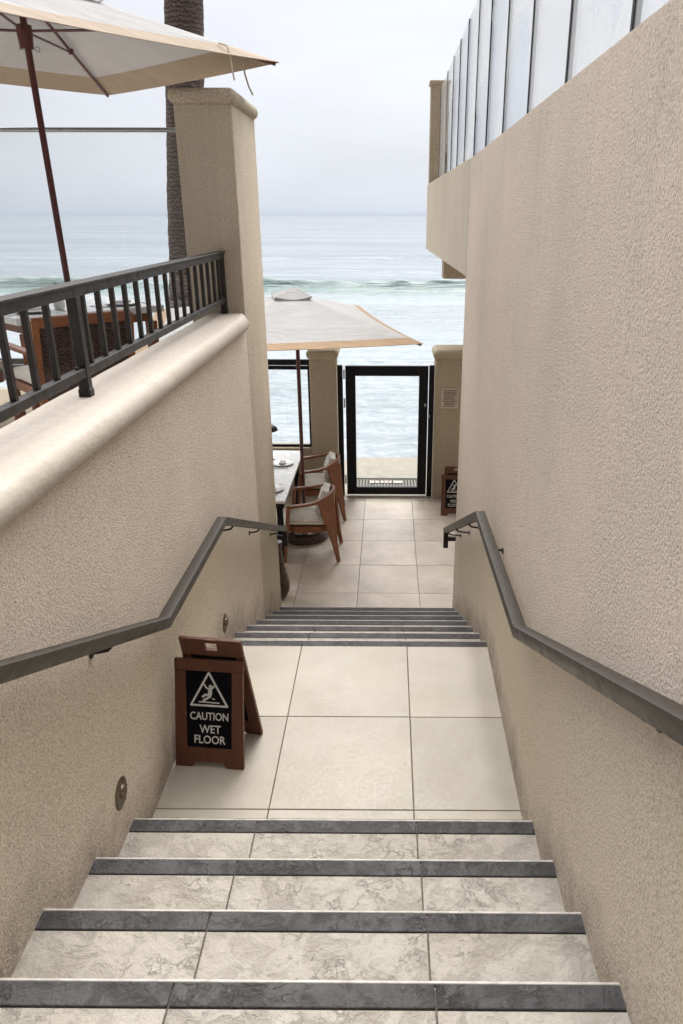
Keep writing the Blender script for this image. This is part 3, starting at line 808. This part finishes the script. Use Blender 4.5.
# ------------------------------------------------------------------ lower dining set
def lower_chair(label, loc, rz, pil=True):
    """barrel armchair, faces +Y, origin on the floor at the seat centre"""
    t = thing('wooden_armchair', label, 'chair', loc, rz, 'wooden barrel armchairs with pale cushions')
    W, D = .27, .26
    def U(a): # a from -1 (left arm front) .. 0 back .. 1
        ang = a * rad(118)
        x = math.sin(ang) * W * 1.04; y = -math.cos(ang) * D * 1.02
        if abs(a) > .76: y = -math.cos(rad(118 * .76)) * D * 1.02 + (abs(a) - .76) / .24 * .19; x = math.copysign(W * 1.04, a)
        z = .64 + .075 * math.cos(min(abs(a), 1) * PI / 2) ** 1.2
        return Vector((x, y, z))
    bm = B(); n = 40; rings = []
    for i in range(n + 1):
        a = -1 + 2 * i / n; p = U(a); q = U(min(1, a + .02)) - U(max(-1, a - .02)); q.normalize()
        s = Vector((q.y, -q.x, 0)).normalized()
        hw_ = .024 if abs(a) > .5 else .017; hh_ = .014 if abs(a) > .6 else .014 + .03 * (1 - abs(a) / .6)
        rings.append([bm.verts.new(p + s * u * hw_ + Vector((0, 0, v * hh_))) for u, v in ((-1, -1), (1, -1), (1, 1), (-1, 1))])
    for a, b_ in zip(rings, rings[1:]):
        for j in range(4): bm.faces.new((a[j], a[(j + 1) % 4], b_[(j + 1) % 4], b_[j]))
    bm.faces.new(rings[0]); bm.faces.new(rings[-1])
    bmesh.ops.bevel(bm, geom=list(bm.edges), offset=.003, segments=1, affect='EDGES')
    obj('arm_rail', bm, TEAK, t, smooth=True)
    # legs: front slender, rear broad plank tapering to the foot
    for s in (-1, 1):
        bm = B()
        top = Vector((s * W * 1.0, .19, .64)); foot = Vector((s * (W + .015), .25, 0))
        tube(bm, [top, (top + foot) / 2, foot], [.021, .019, .013], 8); obj('leg', bm, TEAK, t, smooth=True)
    for s in (-1, 1):
        bm = B(); pts = [(.70, .10), (.55, .092), (.42, .066), (.2, .032), (0, .018)]
        rings = []
        for z, w_ in pts:
            k = 1 - z / .69
            c = Vector((s * (.195 + .055 * k), -.195 - .125 * k, z)); d = Vector((.72 * s * 1.0, .69, 0)).normalized() * -1; d = Vector((s * .66, .75, 0)).normalized()
            nn = Vector((d.y, -d.x, 0))
            rings.append([bm.verts.new(c + d * w_ * u + nn * .013 * v) for u, v in ((-1, -1), (1, -1), (1, 1), (-1, 1))])
        for a, b_ in zip(rings, rings[1:]):
            for j in range(4): bm.faces.new((a[j], a[(j + 1) % 4], b_[(j + 1) % 4], b_[j]))
        bm.faces.new(rings[0]); bm.faces.new(rings[-1])
        bmesh.ops.bevel(bm, geom=list(bm.edges), offset=.003, segments=1, affect='EDGES')
        obj('leg', bm, TEAK, t)
    def pad(x, y0, y1, z0, z1, bev, rx_=0, c=(0, 0, 0), taper=1.):
        b = B(); q = bmesh.new(); bmesh.ops.create_cube(q, size=1); bmesh.ops.subdivide_edges(q, edges=q.edges, cuts=6, use_grid_fill=True)
        for v in q.verts:
            u, w_, h_ = v.co.x * 2, v.co.y * 2, v.co.z * 2
            e = (1 - abs(u) ** 6) * (1 - abs(w_) ** 6)
            X = u * x * (1 - .05 * h_ * h_); Y = w_ * (y1 - y0) / 2
            rr_ = max(abs(u), abs(w_))
            v.co = Vector((X, (y0 + y1) / 2 + Y, (z0 + z1) / 2 + h_ * (z1 - z0) / 2 * (.55 + .45 * max(0, e) ** .5)))
        bmesh.ops.bevel(q, geom=[e for e in q.edges if e.calc_face_angle(0) > .9], offset=.012, segments=2, affect='EDGES')
        merge(b, q); return b
    bm = B(); rings = []
    for i in range(21):
        a = -.42 + .84 * i / 20; p = U(a)
        s_ = Vector((p.x, p.y, 0)).normalized() * .011
        zb = .45 + .0 * abs(a)
        rings.append([bm.verts.new(q) for q in (Vector((p.x, p.y, zb)) - s_, Vector((p.x, p.y, zb)) + s_, Vector((p.x, p.y, p.z - .02)) + s_, Vector((p.x, p.y, p.z - .02)) - s_)])
    for a, b_ in zip(rings, rings[1:]):
        for j in range(4): bm.faces.new((a[j], a[(j + 1) % 4], b_[(j + 1) % 4], b_[j]))
    bm.faces.new(rings[0]); bm.faces.new(rings[-1]); obj('backrest', bm, TEAK, t, smooth=True)
    bm = B(); pts = []
    for i in range(28):
        a = 2 * PI * i / 28; x, y = math.cos(a), math.sin(a); k = (abs(x) ** 3.2 + abs(y) ** 3.2) ** (-1 / 3.2); pts.append((x * k * (W - .015), .01 + y * k * .235))
    prism(bm, pts, lambda u, v, q: (u, v, q), .335, .402); obj('seat_frame', bm, TEAK, t, smooth=True)
    obj('seat_cushion', pad(W - .025, -.19, .235, .402, .475, .02), CUSH, t, smooth=True)
    if pil:
        b = pad(.19, -.05, .05, -.135, .135, .03)
        bmesh.ops.transform(b, matrix=Matrix.Translation((0, -.150, .635)) @ Matrix.Rotation(rad(18), 4, 'X'), verts=b.verts)
        obj('pillow', b, CUSHP, t, smooth=True)
    return t
c1 = lower_chair('nearer wooden armchair with striped back pillow, closest to the bottom of the stairs', (-.845, 7.43, FL + .001), rad(90))
c2 = copy_tree(c1); c2.location = (-.86, 8.55, FL + .001); c2.rotation_euler = (0, 0, rad(95)); c2['label'] = 'farther wooden armchair with pale pillow, nearest the black gate'
c3 = copy_tree(c1); c3.location = (-2.25, 7.5, FL + .001); c3.rotation_euler = (0, 0, rad(-90)); c3['label'] = 'nearer wooden armchair on the far left side of the dining table'
c4 = copy_tree(c1); c4.location = (-2.25, 8.5, FL + .001); c4.rotation_euler = (0, 0, rad(-86)); c4['label'] = 'farther wooden armchair on the far left side of the dining table, by the glass fence'

tb = thing('dining_table', 'long pale stone topped dining table laid for a meal below the tan bordered parasol', 'table', (-1.5, 7.93, FL))
bm = B(); box(bm, -1.98, -1.05, 7.06, 8.82, -.43, -.40, .004, 2); obj('table_top', bm, STONET, tb, world=True)
bm = B(); box(bm, -1.93, -1.075, 7.10, 8.78, -.50, -.431, .003, 1); obj('apron', bm, BLACK, tb, world=True)
for x in (-1.87, -1.13):
    for y in (7.2, 8.68):
        bm = B(); box(bm, x - .03, x + .03, y - .03, y + .03, FL, -.501, .003, 1); obj('leg', bm, BLACK, tb, world=True)
def setting(x, y, z, rz, label, grp):
    t = thing('place_setting', label, 'place setting', (x, y, z), rz, grp)
    bm = B(); lathe(bm, [(.001, .004), (.08, .004), (.125, .018), (.13, .018), (.085, 0), (.001, 0)], 28); obj('plate', bm, CERAM, t, smooth=True)
    bm = B(); box(bm, -.055, .055, -.035, .035, .012, .03, .006, 2); obj('napkin', bm, NAPKIN, t)
    bm = B(); box(bm, -.17, -.158, -.09, .10, 0, .003); box(bm, .158, .17, -.09, .10, 0, .003); box(bm, -.192, -.182, -.09, .09, 0, .003); obj('cutlery', bm, STEEL, t)
GRP = 'place settings on the dining table'
setting(-1.24, 7.40, -.3995, rad(90), 'white plate and folded napkin on the near right corner of the stone dining table', GRP)
setting(-1.24, 8.28, -.3995, rad(90), 'white plate and folded napkin near the parasol pole on the stone dining table', GRP)
setting(-1.78, 7.40, -.3995, rad(-90), 'white plate and folded napkin on the near left corner of the stone dining table', GRP)
setting(-1.78, 8.28, -.3995, rad(-90), 'white plate and folded napkin on the far left side of the stone dining table', GRP)
lm = thing('table_lamp', 'small dark mushroom shaped lamp standing on the dining table', 'lamp', (-1.40, 8.42, -.4))
bm = B(); lathe(bm, [(.05, 0), (.055, .006), (.02, .014), (.001, .014)], 20); obj('base', bm, METAL, lm, smooth=True)
bm = B(); lathe(bm, [(.008, .012), (.008, .36)], 10); obj('stem', bm, METAL, lm, smooth=True)
bm = B(); lathe(bm, [(.001, .36), (.09, .362), (.105, .37), (.09, .405), (.05, .43), (.001, .437)], 24); obj('lamp_shade', bm, METAL, lm, smooth=True)
fv = thing('floor_vase', 'tall slender dark vase peeking out from behind the end of the left wall', 'vase', (-1.035, 6.36, FL + .001))
bm = B(); lathe(bm, [(.03, 0), (.06, .03), (.088, .09), (.095, .15), (.08, .24), (.055, .34), (.04, .46), (.034, .56), (.042, .60), (.03, .60)], 24); obj('body', bm, DARKCER, fv, smooth=True)

# ------------------------------------------------------------------ parasols
def parasol(label, P4, apex, floor, base_r, tie=None, collar=True, vent=.33, bw=.2, sag=.012, hzo=.15, foot=None, bmat=None):
    FX, FY = foot or (apex[0], apex[1])
    """P4: four canopy corners (world), apex (world)."""
    A = Vector(apex); t = thing('parasol', label, 'parasol', (A.x, A.y, floor))
    C4 = [Vector(p) for p in P4]
    th = .004
    def grid(f0, f1, nseg, nrad, mat_, name, edge_flap=False):
        bm = B(); allr = []
        for s in (0, 1):
            for i in range(4):
                p, q = C4[i], C4[(i + 1) % 4]; rows_ = []
                for r in range(nrad + 1):
                    f = f0 + (f1 - f0) * r / nrad; row = []
                    for k in range(nseg + 1):
                        u = k / nseg; e = p.lerp(q, u); pt = A.lerp(e, f)
                        edge_in = 4 * u * (1 - u)
                        cen = A.lerp((p + q) / 2, f)
                        pt.z -= sag * edge_in * f
                        d = ((C4[0] + C4[2]) / 2 - pt); d.z = 0
                        pt += d * (sag * .9) * edge_in * f
                        pt.z -= th * s
                        row.append(bm.verts.new(pt))
                    rows_.append(row)
                for r in range(nrad):
                    for k in range(nseg): bm.faces.new((rows_[r][k], rows_[r][k + 1], rows_[r + 1][k + 1], rows_[r + 1][k]))
                allr.append(rows_)
        if edge_flap:
            for i in range(4):
                a = allr[i][-1]; b_ = allr[i + 4][-1]
                for k in range(nseg): bm.faces.new((a[k], a[k + 1], b_[k + 1], b_[k]))
        bmesh.ops.remove_doubles(bm, verts=bm.verts, dist=.0005)
        return bm
    side = min((C4[i] - C4[(i + 1) % 4]).length for i in range(4))
    fb = 1 - bw / (side / 2)
    can = obj('canopy', grid(.02, fb, 14, 10, None, ''), CANVAS, t, smooth=True, world=True)
    obj('border', grid(fb, 1.0, 14, 3, None, '', True), bmat or BORDER, t, smooth=True, world=True)
    # vent cap: smaller raised pyramid
    save = [c.copy() for c in C4]
    A2 = A + Vector((0, 0, .06)); bm = B()
    top = bm.verts.new(A2); ring = []
    for i in range(4):
        p, q = C4[i], C4[(i + 1) % 4]
        for k in range(5):
            u = k / 5; e = A.lerp(p.lerp(q, u), vent); e.z += .04 - .05 * (4 * u * (1 - u)) * .6; ring.append(bm.verts.new(e))
    ring2 = [bm.verts.new(v.co - Vector((0, 0, .014))) for v in ring]
    for i in range(len(ring)):
        bm.faces.new((top, ring[i], ring[(i + 1) % len(ring)])); bm.faces.new((ring[i], ring2[i], ring2[(i + 1) % len(ring)], ring[(i + 1) % len(ring)]))
    bm.normal_update()
    obj('vent_cap', bm, CANVAS, t, smooth=False, world=True)
    bm = B(); tube(bm, [(FX, FY, floor + .3), (A.x, A.y, A.z - .02)], .021, 14); pole = obj('pole', bm, POLEW, t, smooth=True, world=True)
    bm = B(); lathe(bm, [(.02, A.z - .10), (.045, A.z - .10), (.05, A.z - .04), (.02, A.z - .03)], 16, (A.x, A.y, 0)); obj('top_hub', bm, POLEW, pole, smooth=True, world=True)
    hz = min(c.z for c in C4) + hzo
    bm = B(); lathe(bm, [(.022, hz - .10), (.04, hz - .10), (.046, hz - .02), (.046, hz + .03), (.022, hz + .03)], 16, (A.x, A.y, 0)); obj('runner', bm, POLEW, pole, smooth=True, world=True)
    if collar:
        bm = B(); tube(bm, [(A.x - .05, A.y, hz - .10), (A.x + .06, A.y, hz - .10)], .004, 6)
        pts = [(A.x + .065 + .014 * math.cos(k * PI / 6), A.y, hz - .10 + .014 * math.sin(k * PI / 6)) for k in range(13)]; tube(bm, pts, .003, 6)
        obj('locking_pin', bm, STEEL, pole, smooth=True, world=True)
    mids = [(C4[i] + C4[(i + 1) % 4]) / 2 for i in range(4)]
    for j, c in enumerate(C4):
        a = A + Vector((0, 0, -.06)); e = c.copy(); e.z -= .018 + (sag if j > 3 else 0)
        e = a.lerp(e, .985 if j < 4 else .93)
        bm = B(); tube(bm, [a, e], .011, 8); rb = obj('rib', bm, POLEW, t, smooth=True, world=True)
        m_ = a.lerp(e, .52); s_ = Vector((A.x, A.y, hz - .0)) + (m_ - A).normalized() * .04; s_.z = hz
        bm = B(); tube(bm, [s_, m_ - Vector((0, 0, .008))], .008, 8); box(bm, m_.x - .016, m_.x + .016, m_.y - .016, m_.y + .016, m_.z - .02, m_.z + .016, .003, 1)
        obj('strut', bm, POLEW, rb, smooth=True, world=True)
    bm = B(); lathe(bm, [(base_r, 0), (base_r, .09 if base_r > .2 else .2), (base_r - .03, .12 if base_r > .2 else .25), (.04, .13 if base_r > .2 else .27), (.032, .32), (.001, .32)], 30, (FX, FY, floor + .001)); obj('base', bm, DARKCER if base_r > .2 else POLEW, t, smooth=True, world=True)
    if tie:
        for pts in tie:
            bm = B(); tube(bm, pts, .006, 6); obj('tie_cord', bm, CORD, t, smooth=True, world=True)
    return t
# upper parasol on the terrace
zc = 3.22; cx, cy = -2.19, 5.33
hv = Vector((-.70 - cx, 5.42 - cy, 0))
cs = [Vector((cx, cy, zc)) + Matrix.Rotation(rad(90 * k), 3, 'Z') @ hv for k in range(4)]
parasol('white parasol with tan border on a dark red pole standing on the upper terrace', cs, (cx - .065, cy, 3.66), TFL, .26, foot=(cx - .02, cy),
        tie=[[(-1.05, 5.29, 3.30), (-.985, 5.2, 3.27), (-.965, 5.17, 3.22), (-.955, 5.16, 3.14), (-.945, 5.16, 3.08)],
             [(-.93, 5.42, 3.21), (-.92, 5.40, 3.15), (-.90, 5.40, 3.08), (-.88, 5.42, 3.035)]])
# lower parasol
z2 = 1.27
nr = Vector((.305, 6.6, z2)); ud = Vector((-.225, .974, 0)); vd = Vector((-.974, -.225, 0))
parasol('pale canvas parasol with tan border spread above the patio dining table', [nr, nr + ud * 3.0, nr + ud * 3.0 + vd * 2.45, nr + vd * 2.45],
        (-.955, 7.86, 1.57), FL, .27, vent=.15, bw=.13, sag=.018, hzo=0., bmat=BORDER2)

# ------------------------------------------------------------------ terrace furniture
def wicker_chair(label, loc, rz):
    t = thing('wicker_chair', label, 'chair', loc, rz)
    W = .275
    def tilt(z): return -.25 - max(0, z - .42) * .16
    bm = B(); box(bm, -W, W, tilt(.78) - .016, tilt(.78) + .016, .755, .815, .008, 2); obj('top_rail', bm, TEAK_O, t)
    for s in (-1, 1):
        bm = B(); rings = []
        for z in (0, .42, .80):
            y = tilt(z) - (.05 if z == 0 else 0)
            rings.append([bm.verts.new((s * (W - .01) + .018 * u, y + .018 * v, z)) for u, v in ((-1, -1), (1, -1), (1, 1), (-1, 1))])
        for a, b_ in zip(rings, rings[1:]):
            for j in range(4): bm.faces.new((a[j], a[(j + 1) % 4], b_[(j + 1) % 4], b_[j]))
        bm.faces.new(rings[0]); bm.faces.new(rings[-1]); obj('leg', bm, TEAK, t)
        bm = B(); box(bm, s * (W - .01) - .018, s * (W - .01) + .018, .22, .256, 0, .60, .003, 1); obj('leg', bm, TEAK, t)
        bm = B(); box(bm, s * (W - .01) - .024, s * (W - .01) + .024, -.27, .27, .601, .625, .004, 1); obj('arm', bm, TEAK, t)
    bm = B(); r2 = random.Random(5); n = 34
    for i in range(n):
        z = .36 + (.75 - .36) * i / n; y = tilt(z); ph = i % 2
        pts = [(-W + .018 + (2 * W - .036) * k / 26, y + (.006 if (k + ph) % 2 else -.006) + r2.uniform(-.001, .001), z) for k in range(27)]
        tube(bm, pts, .0052, 5)
    box(bm, -W + .02, W - .02, -.27, -.262, .37, .75)
    for k in range(13):
        x = -W + .03 + (2 * W - .06) * k / 12; tube(bm, [(x, tilt(.36), .36), (x, tilt(.75), .75)], .004, 5)
    obj('woven_back', bm, WICK, t, smooth=True)
    bm = B(); box(bm, -W + .0085, W - .0085, -.235, .219, .36, .41, .006, 1); obj('seat_frame', bm, TEAK, t)
    bm = B(); box(bm, -W + .02, W - .02, -.22, .25, .412, .48, .028, 4); obj('seat_cushion', bm, CUSH, t, smooth=True)
    return t
wicker_chair('dark woven back chair with orange wood top rail behind the railing', (-1.89, 4.38, TFL + .001), rad(43.8))
c5 = copy_tree(c1); c5.location = (-2.72, 4.62, TFL + .001); c5.rotation_euler = (0, 0, rad(-35)); c5['label'] = 'wooden armchair with white cushions at the left edge of the upper terrace'; c5['group'] = 'wooden barrel armchairs with pale cushions'
tt = thing('terrace_table', 'square white table on the upper terrace under the parasol', 'table', (-2.25, 5.2, TFL), rad(48))
bm = B(); box(bm, -.50, .50, -.50, .50, .70, .745, .005, 2); obj('table_top', bm, STONET, tt)
bm = B(); box(bm, -.44, .44, -.44, .44, .64, .699); obj('apron', bm, TEAK, tt)
for a in (-1, 1):
    for b_ in (-1, 1):
        bm = B(); box(bm, a * .43 - .03, a * .43 + .03, b_ * .43 - .03, b_ * .43 + .03, 0, .639, .003, 1); obj('leg', bm, TEAK, tt)
G2 = 'place settings on the terrace table'
M48 = Matrix.Rotation(rad(48), 3, 'Z')
for (a, b_), lab in zip(((-.30, -.28), (.30, -.3), (-.3, .3)), ('white plate and napkin on the left edge of the terrace table', 'white plate and napkin before the dark woven chair on the terrace table', 'white plate and napkin on the far side of the terrace table')):
    p = Vector((-2.25, 5.2, TFL + .7455)) + M48 @ Vector((a, b_, 0)); setting(p.x, p.y, p.z, rad(48), lab, G2)
vs = thing('bud_vase', 'small pale vase holding green sprigs on the terrace table', 'vase', (-2.13, 4.93, TFL + .7455))
bm = B(); lathe(bm, [(.025, 0), (.035, .02), (.036, .05), (.018, .08), (.022, .10), (.001, .10)], 18); obj('body', bm, CERAM, vs, smooth=True)
bm = B(); r3 = random.Random(8)
for k in range(26):
    a = r3.uniform(0, 2 * PI); rr_ = r3.uniform(.0, .05); z = r3.uniform(.11, .19); c = Vector((rr_ * math.cos(a), rr_ * math.sin(a), z))
    d = Vector((math.cos(a), math.sin(a), r3.uniform(-.2, .8))).normalized() * .022; s = Vector((-math.sin(a), math.cos(a), 0)) * .008
    vs_ = [bm.verts.new(q) for q in (c - d, c + s, c + d, c - s)]; bm.faces.new(vs_)
for k in range(5):
    a = k * 1.25; tube(bm, [(0, 0, .08), (.02 * math.cos(a), .02 * math.sin(a), .15)], .0015, 4)
obj('sprigs', bm, LEAFM, vs)

# ------------------------------------------------------------------ palm
def make_bark():
    m, nt, b = mat('palm_bark')
    v = pos(nt, (1, 1, 1), True)
    ringn = N(nt, 'ShaderNodeTexWave', wave_type='BANDS', bands_direction='Z'); ringn.inputs['Scale'].default_value = 6.5; ringn.inputs['Distortion'].default_value = 7; ringn.inputs['Detail'].default_value = 4
    ringn.inputs['Detail Scale'].default_value = 2.5
    L(nt, v, ringn.inputs['Vector'])
    v2 = pos(nt, (26, 26, 2.0), True); crk = noi(nt, v2, 1, 6, .7)
    f = mth(nt, 'MULTIPLY', ringn.outputs['Fac'], ramp(nt, crk, [(.3, .3), (.6, 1.)]))
    L(nt, ramp(nt, f, [(.05, (.07, .050, .046)), (.4, (.14, .105, .098)), (.9, (.21, .17, .155))]), b.inputs['Base Color'])
    b.inputs['Roughness'].default_value = .92
    bump(nt, b, f, 1., .025)
    return m
BARK = make_bark()
pt = thing('palm_tree', 'rough barked palm trunk rising behind the tall stucco pillar', 'palm tree', (-3.05, 10.5, -3.0))
bm = B(); zs = [-3 + .05 * k for k in range(200)]; rings = []
for i, z in enumerate(zs):
    c = Vector((-2.70 + .085 * (z - 1.98), 10.5, z)); r0 = .235 + .004 * (2 - z) * .8
    ring = []
    for k in range(28):
        a = 2 * PI * k / 28
        r = r0 * (1 + .05 * noise.noise(Vector((.3, .2, z * 1.1))) + .03 * (((i + int(2.2 * noise.noise(Vector((math.cos(a) * 1.2, math.sin(a) * 1.2, z)))) ) * 5) % 7) / 7 + .035 * noise.noise(Vector((math.cos(a) * 3, math.sin(a) * 3, z * 7))) )
        ring.append(bm.verts.new(c + Vector((math.cos(a) * r, math.sin(a) * r, 0))))
    rings.append(ring)
for a, b_ in zip(rings, rings[1:]):
    for k in range(28): bm.faces.new((a[k], a[(k + 1) % 28], b_[(k + 1) % 28], b_[k]))
obj('trunk', bm, BARK, pt, smooth=True, world=True)
bm = B(); top = Vector((-2.70 + .085 * 4.95, 10.5, 6.95)); r4 = random.Random(2)
for k in range(26):
    az = k * 2.4; el = rad(r4.uniform(-35, 60)); ln = r4.uniform(1.7, 2.3); pts = []
    for s in range(9):
        f = s / 8; e = el - f * 1.25
        p = (pts[-1] if pts else top) + Vector((math.cos(az) * math.cos(e), math.sin(az) * math.cos(e), math.sin(e))) * ln / 8; pts.append(p)
    tube(bm, pts, [.02 - .002 * i for i in range(9)], 5)
    for i in range(1, 9):
        d = (pts[i] - pts[i - 1]).normalized(); s = d.cross(Vector((0, 0, 1))).normalized()
        for q in range(3):
            c = pts[i - 1].lerp(pts[i], q / 3)
            for sg in (-1, 1):
                tip = c + (s * sg * .85 + d * .5 + Vector((0, 0, -.35))) * .45
                vs_ = [bm.verts.new(w_) for w_ in (c - d * .015, c + d * .02, tip)]; bm.faces.new(vs_)
obj('crown', bm, LEAFM, pt, world=True)

# ------------------------------------------------------------------ air over the sea
def haze():
    bm = B(); box(bm, -9000, 9000, -60, 15000, -6.2, 12)
    m, nt, b = mat('sea_haze'); nt.nodes.remove(b)
    v = N(nt, 'ShaderNodeVolumePrincipled'); v.inputs['Color'].default_value = (.43, .465, .52, 1); v.inputs['Density'].default_value = HAZE_D; v.inputs['Anisotropy'].default_value = .2
    L(nt, v.outputs[0], nt.nodes['Material Output'].inputs['Volume'])
    tag(obj('haze', bm, m), kind='stuff')
HAZE_D = .5 / 2000
haze()

# ------------------------------------------------------------------ world, sun, camera
SUN_EL, SUN_AZ = rad(50), rad(6)     # azimuth from +Y towards +X
wd = bpy.data.worlds.new('World'); S.world = wd; wd.use_nodes = True
nt = wd.node_tree; bg = nt.nodes['Background']
sky = N(nt, 'ShaderNodeTexSky', sky_type='NISHITA'); sky.sun_disc = False
sky.sun_elevation = SUN_EL; sky.sun_rotation = SUN_AZ; sky.dust_density = 4; sky.air_density = 1.
tc = N(nt, 'ShaderNodeTexCoord'); sp = N(nt, 'ShaderNodeSeparateXYZ'); L(nt, tc.outputs['Generated'], sp.inputs[0])
# overcast deck: CIE-like gradient, brighter towards the hidden sun, soft clouds
z_ = mth(nt, 'MAXIMUM', sp.outputs[2], 0.)
cl = N(nt, 'ShaderNodeMapping'); cl.inputs['Scale'].default_value = (1.6, 1.6, 6); L(nt, tc.outputs['Generated'], cl.inputs['Vector'])
cn = noi(nt, cl.outputs[0], 1.7, 5, .55, .4)
grad = ramp(nt, z_, [(.0, (.47, .50, .555)), (.02, (.475, .502, .555)), (.09, (.475, .495, .54)), (.27, (.485, .495, .53)), (.45, (2.4, 2.4, 2.45)), (.75, (4.6, 4.6, 4.65)), (1., (6.6, 6.6, 6.6))])
var = mth(nt, 'ADD', .80, mth(nt, 'MULTIPLY', cn, .40))
dot = N(nt, 'ShaderNodeVectorMath', operation='DOT_PRODUCT'); L(nt, tc.outputs['Generated'], dot.inputs[0])
dot.inputs[1].default_value = (math.sin(SUN_AZ) * math.cos(SUN_EL), math.cos(SUN_AZ) * math.cos(SUN_EL), math.sin(SUN_EL))
glow = mth(nt, 'ADD', 1., mth(nt, 'MULTIPLY', mth(nt, 'POWER', mth(nt, 'MAXIMUM', dot.outputs['Value'], 0.), 3.), .9))
fall = mth(nt, 'ADD', .54, mth(nt, 'MULTIPLY', sp.outputs[1], .48))   # land side of the deck is darker
fall = mth(nt, 'MAXIMUM', mth(nt, 'MULTIPLY', fall, fall), .06)
deck = mix(nt, 1., grad, mth(nt, 'MULTIPLY', var, mth(nt, 'MULTIPLY', glow, fall)), 'MULTIPLY')
sc_ = mix(nt, 1., sky.outputs[0], .06, 'MULTIPLY')
tot = mix(nt, .12, deck, sc_)
L(nt, tot, bg.inputs['Color']); bg.inputs['Strength'].default_value = 1.0
sl = bpy.data.lights.new('sun', 'SUN'); sl.energy = 1.1; sl.angle = rad(22); sl.color = (1., .96, .9)
so = bpy.data.objects.new('sun', sl); COL.objects.link(so)
dv = Vector((math.sin(SUN_AZ) * math.cos(SUN_EL), math.cos(SUN_AZ) * math.cos(SUN_EL), math.sin(SUN_EL)))
so.rotation_euler = dv.to_track_quat('Z', 'Y').to_euler()

cam = bpy.data.cameras.new('camera'); co = bpy.data.objects.new('camera', cam); COL.objects.link(co)
cam.sensor_fit = 'VERTICAL'; cam.sensor_height = 36; cam.lens = 740 / 1024 * 36
cam.shift_x = -(384 - 341.5) / 1024
cam.clip_start = .05; cam.clip_end = 40000
Rm = Matrix.Rotation(rad(.31), 4, 'Z') @ Matrix.Rotation(rad(90 - 21.87), 4, 'X') @ Matrix.Rotation(rad(.12), 4, 'Z')
co.matrix_world = Matrix.Translation((0, 0, 2.32)) @ Rm
S.camera = co
S.view_settings.view_transform = 'Standard'; S.view_settings.look = 'None'
S.view_settings.exposure = .5; S.view_settings.gamma = 1
S.cycles.max_bounces = 8; S.cycles.transparent_max_bounces = 16
S.cycles.volume_bounces = 1
